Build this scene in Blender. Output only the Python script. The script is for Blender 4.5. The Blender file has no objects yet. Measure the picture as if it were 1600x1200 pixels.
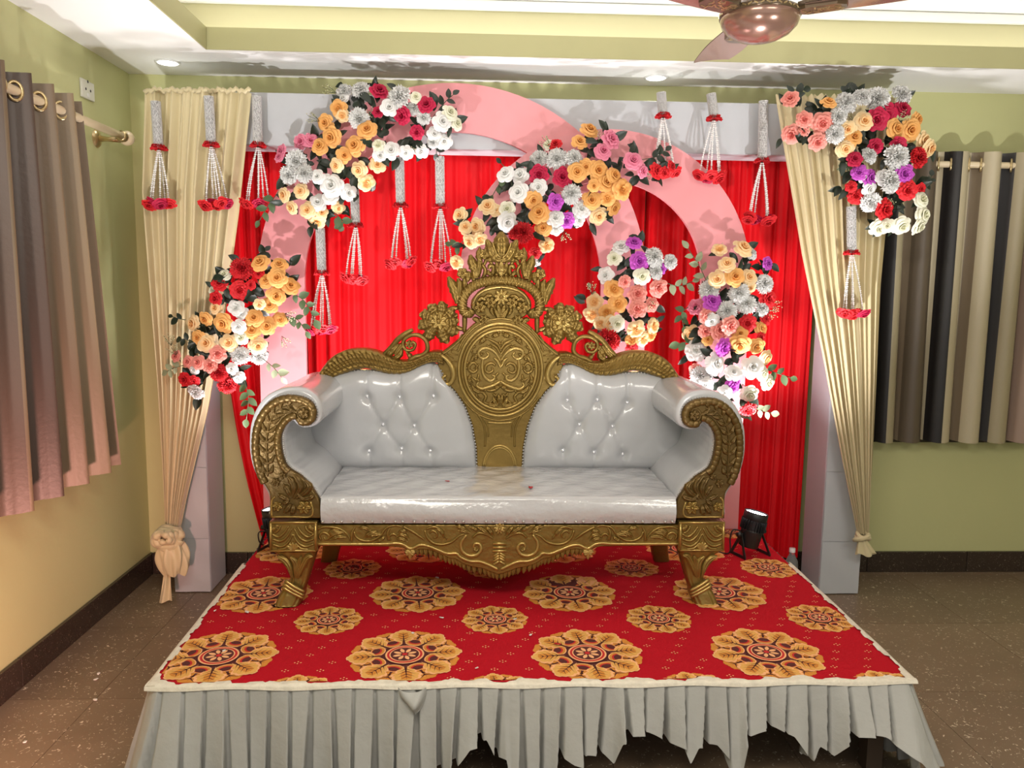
import bpy, bmesh, math, random
import numpy as np
from mathutils import Vector, Matrix

random.seed(7)
rng = np.random.default_rng(7)
PI = math.pi
S = bpy.context.scene
COL = S.collection

# ------------------------------------------------------------------ camera
F, YAW, PITCH, ROLL, CH = 1217.14, 0.0400738, 0.1207135, 0.0121433, 1.48
_f = np.array([math.sin(YAW) * math.cos(PITCH), math.cos(YAW) * math.cos(PITCH), -math.sin(PITCH)])
_r0 = np.array([math.cos(YAW), -math.sin(YAW), 0.0])
_u0 = np.cross(_r0, _f)
_r = math.cos(ROLL) * _r0 + math.sin(ROLL) * _u0
_u = -math.sin(ROLL) * _r0 + math.cos(ROLL) * _u0
cam_d = bpy.data.cameras.new('camera')
cam = bpy.data.objects.new('camera', cam_d)
COL.objects.link(cam)
cam_d.sensor_width = 36.0
cam_d.lens = 36.0 * F / 1600.0
cam_d.clip_start = 0.05
cam.matrix_world = Matrix(((_r[0], _u[0], -_f[0], 0), (_r[1], _u[1], -_f[1], 0), (_r[2], _u[2], -_f[2], CH), (0, 0, 0, 1)))
S.camera = cam

# ------------------------------------------------------------------ view, world, room lights
S.view_settings.view_transform = 'Standard'
S.view_settings.look = 'None'
S.view_settings.exposure = 0.75
S.view_settings.gamma = 1.0
S.view_settings.use_curve_mapping = False
W = bpy.data.worlds.new('world')
S.world = W
W.use_nodes = True
W.node_tree.nodes['Background'].inputs[0].default_value = (1.0, 0.95, 0.88, 1)
W.node_tree.nodes['Background'].inputs[1].default_value = 0.42


def lamp(name, kind, loc, target, power, color=(1, 1, 1), size=0.1, size_y=None, spot=None, blend=0.6):
    d = bpy.data.lights.new(name, kind)
    d.energy = power
    d.color = color
    if kind == 'AREA':
        d.size = size
        if size_y:
            d.shape = 'RECTANGLE'
            d.size_y = size_y
    else:
        d.shadow_soft_size = size
    if kind == 'SPOT':
        d.spot_size = math.radians(spot)
        d.spot_blend = blend
    o = bpy.data.objects.new(name, d)
    COL.objects.link(o)
    o.location = loc
    v = Vector(target) - Vector(loc)
    o.rotation_euler = v.to_track_quat('-Z', 'Y').to_euler()
    return o


# ceiling panels of the hall, behind and above the camera
lamp('hall_panel_light', 'AREA', (-0.2, 0.6, 2.44), (-0.1, 1.6, 0), 24, (1.0, 0.93, 0.82), 1.2, 0.5)
lamp('hall_panel_light', 'AREA', (1.6, 0.2, 2.44), (1.4, 1.8, 0), 20, (1.0, 0.93, 0.82), 1.2, 0.5)
# coloured floor can further down the hall that tints the left wall
lamp('peach_floor_can', 'SPOT', (-1.05, 1.45, 0.16), (-1.70, 2.50, 0.42), 78, (1.0, 0.47, 0.38), 0.06, spot=78, blend=1.0)


# white floor cans standing on the hall floor before the stage, thrown up at the top of the backdrop
lamp('front_floor_can', 'SPOT', (-1.30, 1.45, 0.22), (-0.70, 3.72, 2.60), 130, (1.0, 0.97, 0.95), 0.035, spot=54, blend=1.0)
lamp('front_floor_can', 'SPOT', (0.35, 1.35, 0.20), (0.35, 3.72, 2.65), 90, (1.0, 0.97, 0.95), 0.035, spot=48, blend=1.0)
lamp('front_floor_can', 'SPOT', (2.10, 1.45, 0.22), (1.60, 3.72, 2.60), 140, (1.0, 0.97, 0.95), 0.035, spot=56, blend=1.0)


# ------------------------------------------------------------------ pixel -> point on a real plane
def U(px, py, X=None, Y=None, Z=None):
    d = _f + _r * (px - 800) / F - _u * (py - 600) / F
    if Y is not None:
        t = Y / d[1]
    elif X is not None:
        t = X / d[0]
    else:
        t = (Z - CH) / d[2]
    p = d * t
    return Vector((p[0], p[1], p[2] + CH))


# ------------------------------------------------------------------ materials
MATS = {}


def mat(name, col, rough=0.6, metal=0.0, bump=0.0, bscale=30.0, var=0.0, vscale=6.0, coat=0.0, emit=None, estr=0.0,
        spec=0.5, sheen=0.0, transl=0.0, stretch=None):
    if name in MATS:
        return MATS[name]
    m = bpy.data.materials.new(name)
    m.use_nodes = True
    nt = m.node_tree
    b = nt.nodes['Principled BSDF']
    b.inputs['Base Color'].default_value = (*col, 1)
    b.inputs['Roughness'].default_value = rough
    b.inputs['Metallic'].default_value = metal
    b.inputs['Specular IOR Level'].default_value = spec
    if coat:
        b.inputs['Coat Weight'].default_value = coat
        b.inputs['Coat Roughness'].default_value = 0.12
    if sheen:
        b.inputs['Sheen Weight'].default_value = sheen
    if emit:
        b.inputs['Emission Color'].default_value = (*emit, 1)
        b.inputs['Emission Strength'].default_value = estr
    tc = nt.nodes.new('ShaderNodeTexCoord')
    src = tc.outputs['Object']
    if stretch:
        mp = nt.nodes.new('ShaderNodeMapping')
        mp.inputs['Scale'].default_value = stretch
        nt.links.new(src, mp.inputs['Vector'])
        src = mp.outputs['Vector']
    if var:
        n = nt.nodes.new('ShaderNodeTexNoise')
        n.inputs['Scale'].default_value = vscale
        n.inputs['Detail'].default_value = 5
        nt.links.new(src, n.inputs['Vector'])
        mx = nt.nodes.new('ShaderNodeMix')
        mx.data_type = 'RGBA'
        mx.inputs[6].default_value = (*[c * (1 - var) for c in col], 1)
        mx.inputs[7].default_value = (*[min(1, c * (1 + var)) for c in col], 1)
        nt.links.new(n.outputs['Fac'], mx.inputs[0])
        nt.links.new(mx.outputs[2], b.inputs['Base Color'])
    if bump:
        n = nt.nodes.new('ShaderNodeTexNoise')
        n.inputs['Scale'].default_value = bscale
        n.inputs['Detail'].default_value = 4
        nt.links.new(src, n.inputs['Vector'])
        bp = nt.nodes.new('ShaderNodeBump')
        bp.inputs['Strength'].default_value = bump
        bp.inputs['Distance'].default_value = 0.01
        nt.links.new(n.outputs['Fac'], bp.inputs['Height'])
        nt.links.new(bp.outputs['Normal'], b.inputs['Normal'])
    if transl:
        tr = nt.nodes.new('ShaderNodeBsdfTranslucent')
        tr.inputs['Color'].default_value = (*col, 1)
        ms = nt.nodes.new('ShaderNodeMixShader')
        ms.inputs[0].default_value = transl
        nt.links.new(b.outputs[0], ms.inputs[1])
        nt.links.new(tr.outputs[0], ms.inputs[2])
        nt.links.new(ms.outputs[0], nt.nodes['Material Output'].inputs[0])
    MATS[name] = m
    return m


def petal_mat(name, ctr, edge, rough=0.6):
    """petals run from a centre colour, doubling as painted gap shade, to an edge colour by the mesh attribute 'rad'"""
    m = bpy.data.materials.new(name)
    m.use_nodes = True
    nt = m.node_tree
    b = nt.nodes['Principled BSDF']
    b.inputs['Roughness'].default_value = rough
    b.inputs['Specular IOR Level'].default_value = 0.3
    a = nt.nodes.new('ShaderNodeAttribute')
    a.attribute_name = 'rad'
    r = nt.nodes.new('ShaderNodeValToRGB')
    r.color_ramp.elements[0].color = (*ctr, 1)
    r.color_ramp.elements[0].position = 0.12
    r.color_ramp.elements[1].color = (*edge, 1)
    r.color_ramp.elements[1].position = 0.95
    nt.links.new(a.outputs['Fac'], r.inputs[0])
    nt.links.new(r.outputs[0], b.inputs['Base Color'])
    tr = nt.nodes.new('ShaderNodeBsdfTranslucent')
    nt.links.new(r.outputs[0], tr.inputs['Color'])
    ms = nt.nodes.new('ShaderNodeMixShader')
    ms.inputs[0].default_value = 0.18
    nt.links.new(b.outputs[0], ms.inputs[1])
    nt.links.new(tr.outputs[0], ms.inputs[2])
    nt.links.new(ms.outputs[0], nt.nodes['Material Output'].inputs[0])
    return m


def stripe_mat(name, stops, rough=0.42):
    """woven vertical stripes: constant ramp over the cloth's own u coordinate"""
    m = bpy.data.materials.new(name)
    m.use_nodes = True
    nt = m.node_tree
    b = nt.nodes['Principled BSDF']
    b.inputs['Roughness'].default_value = rough
    uv = nt.nodes.new('ShaderNodeUVMap')
    uv.uv_map = 'UVMap'
    sp = nt.nodes.new('ShaderNodeSeparateXYZ')
    nt.links.new(uv.outputs[0], sp.inputs[0])
    r = nt.nodes.new('ShaderNodeValToRGB')
    cr = r.color_ramp
    cr.interpolation = 'CONSTANT'
    while len(cr.elements) < len(stops):
        cr.elements.new(0.5)
    for e, (p, c) in zip(cr.elements, stops):
        e.position = p
    for e, (p, c) in zip(cr.elements, stops):
        e.color = (*c, 1)
    nt.links.new(sp.outputs[0], r.inputs[0])
    n = nt.nodes.new('ShaderNodeTexNoise')
    n.inputs['Scale'].default_value = 60
    tc = nt.nodes.new('ShaderNodeTexCoord')
    nt.links.new(tc.outputs['Object'], n.inputs['Vector'])
    bp = nt.nodes.new('ShaderNodeBump')
    bp.inputs['Strength'].default_value = 0.15
    bp.inputs['Distance'].default_value = 0.004
    nt.links.new(n.outputs['Fac'], bp.inputs['Height'])
    nt.links.new(bp.outputs[0], b.inputs['Normal'])
    nt.links.new(r.outputs[0], b.inputs['Base Color'])
    return m


def terrazzo(name, base, fleck, fscale=70.0, amount=0.6, rough=0.3, tilevar=0.12):
    m = bpy.data.materials.new(name)
    m.use_nodes = True
    nt = m.node_tree
    b = nt.nodes['Principled BSDF']
    b.inputs['Roughness'].default_value = rough
    tc = nt.nodes.new('ShaderNodeNewGeometry')
    n1 = nt.nodes.new('ShaderNodeTexNoise')
    n1.inputs['Scale'].default_value = 3.0
    n1.inputs['Detail'].default_value = 6
    n2 = nt.nodes.new('ShaderNodeTexNoise')
    n2.inputs['Scale'].default_value = fscale
    n2.inputs['Detail'].default_value = 2.5
    n2.inputs['Distortion'].default_value = 1.6
    for n in (n1, n2):
        nt.links.new(tc.outputs['Position'], n.inputs['Vector'])
    r = nt.nodes.new('ShaderNodeValToRGB')
    r.color_ramp.elements[0].position = amount
    r.color_ramp.elements[0].color = (0, 0, 0, 1)
    r.color_ramp.elements[1].position = amount + 0.07
    r.color_ramp.elements[1].color = (1, 1, 1, 1)
    nt.links.new(n2.outputs['Fac'], r.inputs[0])
    m1 = nt.nodes.new('ShaderNodeMix')
    m1.data_type = 'RGBA'
    m1.inputs[6].default_value = (*[c * 0.72 for c in base], 1)
    m1.inputs[7].default_value = (*[c * 1.28 for c in base], 1)
    nt.links.new(n1.outputs['Fac'], m1.inputs[0])
    oi = nt.nodes.new('ShaderNodeObjectInfo')
    mr = nt.nodes.new('ShaderNodeMapRange')
    mr.inputs[3].default_value = 1 - tilevar
    mr.inputs[4].default_value = 1 + tilevar
    nt.links.new(oi.outputs['Random'], mr.inputs[0])
    hs = nt.nodes.new('ShaderNodeHueSaturation')
    nt.links.new(mr.outputs[0], hs.inputs['Value'])
    nt.links.new(m1.outputs[2], hs.inputs['Color'])
    m2 = nt.nodes.new('ShaderNodeMix')
    m2.data_type = 'RGBA'
    nt.links.new(r.outputs[0], m2.inputs[0])
    nt.links.new(hs.outputs[0], m2.inputs[6])
    m2.inputs[7].default_value = (*fleck, 1)
    nt.links.new(m2.outputs[2], b.inputs['Base Color'])
    return m


# ------------------------------------------------------------------ mesh builders
class MB:
    def __init__(s):
        s.v, s.f, s.m, s.s = [], [], [], []

    def add(s, verts, faces, mi=0, smooth=True):
        o = len(s.v)
        s.v.extend([tuple(p) for p in verts])
        for f in faces:
            s.f.append([i + o for i in f])
            s.m.append(mi)
            s.s.append(smooth)
        return o


def mesh_from(name, mb, mats, uv=None, rad=None):
    me = bpy.data.meshes.new(name)
    me.from_pydata([tuple(v) for v in mb.v], [], mb.f)
    for m in (mats if isinstance(mats, (list, tuple)) else [mats]):
        me.materials.append(m)
    me.polygons.foreach_set('material_index', mb.m)
    me.polygons.foreach_set('use_smooth', mb.s)
    if uv is not None:
        l = me.uv_layers.new(name='UVMap')
        vi = np.empty(len(me.loops), dtype=np.int32)
        me.loops.foreach_get('vertex_index', vi)
        l.data.foreach_set('uv', np.asarray(uv, dtype=np.float32)[vi].ravel())
    if rad is not None:
        a = me.attributes.new('rad', 'FLOAT', 'POINT')
        a.data.foreach_set('value', np.asarray(rad, dtype=np.float32))
    me.update()
    return me


def WM(o):
    if o.parent:
        return WM(o.parent) @ o.matrix_parent_inverse @ o.matrix_basis
    return o.matrix_basis.copy()


def setp(o, p):
    if p is not None:
        o.parent = p
        o.matrix_parent_inverse = WM(p).inverted()


def link(name, me, parent=None, label=None, mw=None):
    o = bpy.data.objects.new(name, me)
    COL.objects.link(o)
    setp(o, parent)
    if mw is not None:
        o.matrix_basis = mw
    if label:
        o['label'] = label
    return o


def obj(name, mb, mats, parent=None, label=None, uv=None, kind=None):
    o = link(name, mesh_from(name, mb, mats, uv), parent, label)
    if kind:
        o['kind'] = kind
    return o


def tag(o, label, cat, group=None, kind=None):
    o['label'] = label
    o['category'] = cat
    if group:
        o['group'] = group
    if kind:
        o['kind'] = kind
    return o


def thing(name, label, cat, loc, group=None, rotz=0.0):
    o = bpy.data.objects.new(name, None)
    COL.objects.link(o)
    o.empty_display_size = 0.1
    o.location = loc
    o.rotation_euler = (0, 0, rotz)
    return tag(o, label, cat, group)


def crom(pts, n, closed=False):
    """Catmull-Rom through the points, n samples"""
    P = np.array([tuple(p) for p in pts], dtype=float)
    k = len(P)
    if closed:
        P = np.vstack([P[-1], P, P[0], P[1]])
        segs = k
    else:
        P = np.vstack([2 * P[0] - P[1], P, 2 * P[-1] - P[-2]])
        segs = k - 1
    out = []
    for t in np.linspace(0, segs, n, endpoint=not closed):
        i = min(int(t), segs - 1)
        u = t - i
        a, b, c, d = P[i:i + 4]
        out.append(0.5 * (2 * b + (c - a) * u + (2 * a - 5 * b + 4 * c - d) * u * u + (3 * b - a - 3 * c + d) * u ** 3))
    return np.array(out)


def resample(pts, n):
    P = np.array([tuple(p) for p in pts], dtype=float)
    d = np.concatenate([[0], np.cumsum(np.linalg.norm(np.diff(P, axis=0), axis=1))])
    t = np.linspace(0, d[-1], n)
    return np.stack([np.interp(t, d, P[:, i]) for i in range(P.shape[1])], axis=1)


def tube(mb, pts, rad, seg=6, mi=0, caps=True, closed=False, sq=1.0):
    P = [Vector(p) for p in pts]
    n = len(P)
    R = rad if hasattr(rad, '__len__') else [rad] * n
    nor = None
    vs, fs = [], []
    for i in range(n):
        a = P[i - 1] if (i > 0 or closed) else P[i]
        b = P[(i + 1) % n] if (i < n - 1 or closed) else P[i]
        t = (b - a)
        if t.length < 1e-9:
            t = Vector((0, 0, 1))
        t.normalize()
        if nor is None:
            ref = Vector((0, 1, 0)) if abs(t.y) < 0.9 else Vector((1, 0, 0))
            nor = (ref - t * ref.dot(t)).normalized()
        else:
            nor = (nor - t * nor.dot(t))
            nor = nor.normalized() if nor.length > 1e-6 else Vector((0, 1, 0))
        bi = t.cross(nor)
        for k in range(seg):
            an = 2 * PI * k / seg
            vs.append(P[i] + nor * (math.cos(an) * R[i] * sq) + bi * (math.sin(an) * R[i]))
    for i in range(n if closed else n - 1):
        for k in range(seg):
            a, b = i * seg + k, i * seg + (k + 1) % seg
            c, d = ((i + 1) % n) * seg + (k + 1) % seg, ((i + 1) % n) * seg + k
            fs.append((a, b, c, d))
    if caps and not closed:
        fs.append(tuple(range(seg))[::-1])
        fs.append(tuple((n - 1) * seg + k for k in range(seg)))
    mb.add(vs, fs, mi)


def box(mb, lo, hi, mi=0, bev=0.0):
    x0, y0, z0 = lo
    x1, y1, z1 = hi
    if bev <= 0:
        v = [(x0, y0, z0), (x1, y0, z0), (x1, y1, z0), (x0, y1, z0), (x0, y0, z1), (x1, y0, z1), (x1, y1, z1), (x0, y1, z1)]
        f = [(0, 3, 2, 1), (4, 5, 6, 7), (0, 1, 5, 4), (1, 2, 6, 5), (2, 3, 7, 6), (3, 0, 4, 7)]
        mb.add(v, f, mi, False)
        return
    bm = bmesh.new()
    bmesh.ops.create_cube(bm, size=1.0)
    for v in bm.verts:
        v.co = Vector(((x0 + x1) / 2 + v.co.x * (x1 - x0), (y0 + y1) / 2 + v.co.y * (y1 - y0), (z0 + z1) / 2 + v.co.z * (z1 - z0)))
    bmesh.ops.bevel(bm, geom=bm.edges[:], offset=bev, segments=2, affect='EDGES', profile=0.5)
    bm.verts.index_update()
    mb.add([v.co.copy() for v in bm.verts], [[v.index for v in f.verts] for f in bm.faces], mi, False)
    bm.free()


def obox(mb, c, ax, hs, mi=0):
    """box by centre, three axes and half sizes"""
    c = Vector(c)
    A = [Vector(a).normalized() * h for a, h in zip(ax, hs)]
    v = [c + A[0] * sx + A[1] * sy + A[2] * sz for sz in (-1, 1) for sx, sy in ((-1, -1), (1, -1), (1, 1), (-1, 1))]
    f = [(0, 3, 2, 1), (4, 5, 6, 7), (0, 1, 5, 4), (1, 2, 6, 5), (2, 3, 7, 6), (3, 0, 4, 7)]
    mb.add(v, f, mi, False)


def lathe(mb, prof, c, axis=(0, 0, 1), seg=24, mi=0):
    ax = Vector(axis).normalized()
    ref = Vector((1, 0, 0)) if abs(ax.x) < 0.9 else Vector((0, 1, 0))
    e1 = (ref - ax * ref.dot(ax)).normalized()
    e2 = ax.cross(e1)
    c = Vector(c)
    vs, fs = [], []
    for r, h in prof:
        for k in range(seg):
            a = 2 * PI * k / seg
            vs.append(c + ax * h + e1 * (r * math.cos(a)) + e2 * (r * math.sin(a)))
    for i in range(len(prof) - 1):
        for k in range(seg):
            fs.append((i * seg + k, i * seg + (k + 1) % seg, (i + 1) * seg + (k + 1) % seg, (i + 1) * seg + k))
    mb.add(vs, fs, mi)


def grid(mb, fn, nu, nv, mi=0, closed_u=False):
    vs = [fn(i / nu, j / nv) for j in range(nv + 1) for i in range(nu + 1)]
    fs = []
    w = nu + 1
    for j in range(nv):
        for i in range(nu):
            fs.append((j * w + i, j * w + i + 1, (j + 1) * w + i + 1, (j + 1) * w + i))
    mb.add(vs, fs, mi)
    return [(i / nu, j / nv) for j in range(nv + 1) for i in range(nu + 1)]


def area2(P):
    return 0.5 * sum(P[i][0] * P[(i + 1) % len(P)][1] - P[(i + 1) % len(P)][0] * P[i][1] for i in range(len(P)))


def inset(P, d):
    n = len(P)
    out = []
    sg = 1 if area2(P) > 0 else -1
    for i in range(n):
        a, b, c = np.array(P[i - 1]), np.array(P[i]), np.array(P[(i + 1) % n])
        t1 = (b - a) / (np.linalg.norm(b - a) + 1e-9)
        t2 = (c - b) / (np.linalg.norm(c - b) + 1e-9)
        n1, n2 = np.array([-t1[1], t1[0]]), np.array([-t2[1], t2[0]])
        m = n1 + n2
        l = np.linalg.norm(m)
        m = m / l if l > 1e-6 else n1
        k = min(1.6, 1 / max(0.3, m @ n1))
        out.append(tuple(b + sg * d * k * m))
    return out


def prism(mb, P, yf, yb, bev=0.004, mi=0):
    """outline P of (x, z), front at yf (towards the camera), back at yb, rounded front edge"""
    P = [tuple(p) for p in P]
    if area2(P) < 0:
        P = P[::-1]
    n = len(P)
    in1 = inset(P, bev * 0.35)
    in2 = inset(P, bev)
    rings = [(P, yb), (P, yf + bev), (in1, yf + bev * 0.3), (in2, yf)]
    vs = [(x, y, z) for R, y in rings for x, z in R]
    fs, sm = [], []
    for k in range(3):
        for i in range(n):
            j = (i + 1) % n
            fs.append((k * n + i, k * n + j, (k + 1) * n + j, (k + 1) * n + i))
    mb.add(vs, fs, mi, True)
    o = len(mb.v)
    mb.add([(x, yf, z) for x, z in in2], [tuple(range(n))], mi, False)
    mb.add([(x, yb, z) for x, z in P], [tuple(range(n))[::-1]], mi, False)


def leaf(mb, path, w, y, h=0.012, lobes=4, ser=0.16, thick=0.0, mi=0, n=12, tip=1.1, groove=0.45):
    """carved leaf lying on the plane y, standing out h towards the camera"""
    P = crom(path, n + 1) if len(path) > 2 else resample(path, n + 1)
    cols = (-1, -0.55, -0.12, 0, 0.12, 0.55, 1)
    vs = []
    for i in range(n + 1):
        s = i / n
        a, b = P[max(0, i - 1)], P[min(n, i + 1)]
        t = (b - a) / (np.linalg.norm(b - a) + 1e-9)
        nx, nz = -t[1], t[0]
        ww = w * (math.sin(PI * min(0.97, 0.05 + 0.93 * s ** tip)) ** 0.55) * (1 + ser * math.cos(2 * PI * s * lobes))
        rib = 1 + 0.25 * math.cos(2 * PI * s * lobes)
        for c in cols:
            hh = h * math.sqrt(max(0, 1 - c * c)) * (0.55 + 0.45 * math.sin(PI * s)) * rib
            if abs(c) < 0.05:
                hh *= (1 - groove)
            sh = 0.25 * abs(c) * w * 0.4
            vs.append((P[i][0] + nx * c * ww - t[0] * sh, y - hh, P[i][1] + nz * c * ww - t[1] * sh))
    m = len(cols)
    fs = [(i * m + k, i * m + k + 1, (i + 1) * m + k + 1, (i + 1) * m + k) for i in range(n) for k in range(m - 1)]
    mb.add(vs, fs, mi)
    if thick:
        vb, fb = [], []
        for i in range(n + 1):
            for k in (0, m - 1):
                x, yy, z = vs[i * m + k]
                vb.append((x, y, z))
                vb.append((x, y + thick, z))
        for i in range(n):
            a = i * 4
            fb += [(a, a + 4, a + 5, a + 1), (a + 2, a + 3, a + 7, a + 6), (a + 1, a + 5, a + 7, a + 3)]
        mb.add(vb, fb, mi, False)


def flower(mb, c, r, y, n=5, h=0.012, thick=0.0, mi=0, rot=0.0, ctr=0.28, wide=1.0):
    """carved open flower of n cupped petals and a boss"""
    for k in range(n):
        a = rot + 2 * PI * k / n
        dx, dz = math.sin(a), math.cos(a)
        leaf(mb, [(c[0] + dx * r * 0.12, c[1] + dz * r * 0.12), (c[0] + dx * r, c[1] + dz * r)], r * math.sin(PI / n) * 0.92 * wide,
             y, h, lobes=1, ser=0.0, thick=thick, mi=mi, n=6, tip=0.9, groove=0.5)
    prof = [(0.0, -h * 1.5)] + [(r * ctr * math.sin(t), -h * 0.7 - h * 0.8 * math.cos(t)) for t in (0.5, 1.0, 1.57)] + [(r * ctr, 0)]
    lathe(mb, [(a, -b) for a, b in prof], (c[0], y, c[1]), (0, -1, 0), 8, mi)


def stroke(mb, pts, r, y, n=None, taper=True, mi=0, seg=6, curl=0):
    n = n or max(8, 4 * len(pts))
    P = crom(pts, n)
    R = [r * (0.45 + 0.55 * math.sin(PI * min(1, 0.15 + 0.85 * i / (n - 1)))) if taper else r for i in range(n)]
    tube(mb, [(p[0], y, p[1]) for p in P], R, seg, mi)


def spiral(c, r0, r1, a0, turns, n=14):
    out = []
    for i in range(n):
        t = i / (n - 1)
        a = a0 + 2 * PI * turns * t
        r = r0 + (r1 - r0) * t
        out.append((c[0] + r * math.cos(a), c[1] + r * math.sin(a)))
    return out


def rope(mb, pts, r, y, lobes, n=None, mi=0, closed=False, sq=0.8):
    n = n or lobes * 8
    P = resample(pts, n + (1 if closed else 0))
    if closed:
        P = P[:-1]
    R = [r * (0.86 + 0.14 * abs(math.sin(PI * lobes * i / n)) ** 0.35) for i in range(n)]
    tube(mb, [(p[0], y, p[1]) for p in P], R, 8, mi, closed=closed, sq=sq)


def coons(b, t, l, r):
    """patch from four polylines of (x, z): bottom & top run left->right, left & right run bottom->top"""
    B, T, L, Rr = [lambda s, A=resample(c, 61): A[0] * 0 + np.array([np.interp(s, np.linspace(0, 1, 61), A[:, k]) for k in (0, 1)]) for c in (b, t, l, r)]

    def fn(s, q):
        return ((1 - q) * B(s) + q * T(s) + (1 - s) * L(q) + s * Rr(q)
                - ((1 - s) * (1 - q) * B(0) + s * (1 - q) * B(1) + (1 - s) * q * T(0) + s * q * T(1)))
    return fn


# ------------------------------------------------------------------ colours
M_green = mat('green wall paint', (0.52, 0.525, 0.26), 0.55, bump=0.12, bscale=18, var=0.07, vscale=2.2)
M_ceil = mat('white ceiling paint', (0.88, 0.88, 0.86), 0.6, bump=0.05, bscale=12)
M_cove = mat('pale green cove paint', (0.53, 0.50, 0.31), 0.6)
M_floor = terrazzo('brown terrazzo', (0.19, 0.133, 0.085), (0.70, 0.60, 0.45), 60, 0.635, 0.36)
M_grout = mat('dark grout', (0.05, 0.035, 0.025), 0.8)
M_granite = terrazzo('dark granite', (0.035, 0.024, 0.018), (0.20, 0.16, 0.12), 120, 0.64, 0.25)
M_gold = mat('antique gold paint', (0.255, 0.165, 0.042), 0.32, metal=0.7, bump=0.25, bscale=55, var=0.22, vscale=14)
M_goldd = mat('dark brown gold paint', (0.135, 0.082, 0.022), 0.36, metal=0.55, bump=0.25, bscale=55, var=0.3, vscale=16)  # darker, browner copy of the antique gold, used on the arm fronts
M_goldhi = mat('bright gold paint', (0.42, 0.29, 0.09), 0.28, metal=0.7, bump=0.2, bscale=55, var=0.2, vscale=14)
M_leather = mat('white glossy leatherette', (0.49, 0.50, 0.52), 0.24, bump=0.25, bscale=9, coat=0.6)
M_plastic = mat('white leatherette under clear film', (0.50, 0.505, 0.52), 0.2, bump=0.85, bscale=16, coat=0.8, stretch=(1, 1.6, 1))
M_steel = mat('nickel stud', (0.50, 0.49, 0.47), 0.3, metal=0.55)
M_crystal = mat('crystal button', (0.75, 0.76, 0.80), 0.08, metal=0.6)
M_pink = mat('pink painted board', (0.68, 0.265, 0.285), 0.42, bump=0.06, bscale=4)
M_white = mat('white satin cloth', (0.45, 0.465, 0.49), 0.5, bump=0.2, bscale=10, sheen=0.2)
M_skirt = mat('grey white skirt cloth', (0.37, 0.37, 0.345), 0.75, bump=0.3, bscale=28, var=0.10, vscale=7)
M_tape = mat('cream hem cloth', (0.66, 0.61, 0.50), 0.8, bump=0.5, bscale=60, var=0.22, vscale=40)
M_beige = mat('cream satin drape', (0.64, 0.55, 0.325), 0.45, bump=0.12, bscale=30, sheen=0.3, transl=0.12, stretch=(1, 1, 0.15))
M_red = mat('red satin', (0.64, 0.003, 0.008), 0.55, bump=0.15, bscale=30, spec=0.25, stretch=(1, 1, 0.12))
M_carpet = mat('red carpet', (0.42, 0.003, 0.012), 0.9, spec=0.2, bump=0.25, bscale=260, var=0.12, vscale=5)
M_black = mat('black lamp housing', (0.012, 0.012, 0.013), 0.42)
M_lens = mat('lit lamp lens', (1, 1, 1), 0.3, emit=(1.0, 0.97, 0.98), estr=22)
M_down = mat('lit downlight', (1, 1, 1), 0.3, emit=(1.0, 0.97, 0.9), estr=4.0)
M_chrome = mat('white trim ring', (0.75, 0.75, 0.74), 0.3)
M_wood = mat('dark stage timber', (0.06, 0.04, 0.025), 0.7)
M_rod = mat('cream curtain rod', (0.72, 0.60, 0.40), 0.35)
M_brass = mat('brass fitting', (0.60, 0.47, 0.25), 0.28, metal=0.85)
M_platew = mat('white wall plate', (0.70, 0.70, 0.62), 0.4)
M_fan = mat('rose gold fan paint', (0.36, 0.215, 0.165), 0.2, metal=0.55, coat=0.5)
M_fandark = mat('brown fan lacquer', (0.14, 0.10, 0.06), 0.22, metal=0.5, coat=0.4)
M_bead = mat('pearl white bead', (0.80, 0.79, 0.78), 0.35)
M_beadg = mat('silver grey bead', (0.62, 0.61, 0.60), 0.4)
M_beadcore = mat('grey garland core', (0.16, 0.15, 0.15), 0.8)
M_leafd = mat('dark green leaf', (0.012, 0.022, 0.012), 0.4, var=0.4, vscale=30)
M_leafg = mat('green leaf', (0.075, 0.125, 0.050), 0.5, var=0.35, vscale=25, transl=0.15)
M_leafp = mat('pale variegated leaf', (0.30, 0.36, 0.22), 0.5, var=0.4, vscale=40, transl=0.15)
M_stem = mat('flower stem', (0.05, 0.07, 0.03), 0.6)
M_glass = mat('dark window glass', (0.02, 0.02, 0.02), 0.06)
M_winf = mat('dark window frame', (0.05, 0.04, 0.035), 0.5)
M_clear = mat('clear plastic', (0.85, 0.88, 0.88), 0.08)
M_clear.node_tree.nodes['Principled BSDF'].inputs['Transmission Weight'].default_value = 0.85
M_clear.node_tree.nodes['Principled BSDF'].inputs['IOR'].default_value = 1.15
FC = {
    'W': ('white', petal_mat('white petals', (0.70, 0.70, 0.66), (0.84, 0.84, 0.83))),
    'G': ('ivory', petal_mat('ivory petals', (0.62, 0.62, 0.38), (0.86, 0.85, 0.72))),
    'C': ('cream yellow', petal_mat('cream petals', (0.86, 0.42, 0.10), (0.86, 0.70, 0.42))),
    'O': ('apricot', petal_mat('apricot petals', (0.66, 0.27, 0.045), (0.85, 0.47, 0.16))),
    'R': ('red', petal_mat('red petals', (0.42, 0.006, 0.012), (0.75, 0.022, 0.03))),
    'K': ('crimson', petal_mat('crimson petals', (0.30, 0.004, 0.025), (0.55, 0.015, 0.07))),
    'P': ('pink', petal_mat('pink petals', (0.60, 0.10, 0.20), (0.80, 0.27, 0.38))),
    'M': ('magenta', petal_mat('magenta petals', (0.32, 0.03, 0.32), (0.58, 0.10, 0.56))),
    'L': ('salmon', petal_mat('salmon petals', (0.66, 0.12, 0.10), (0.85, 0.36, 0.30))),
}


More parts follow.
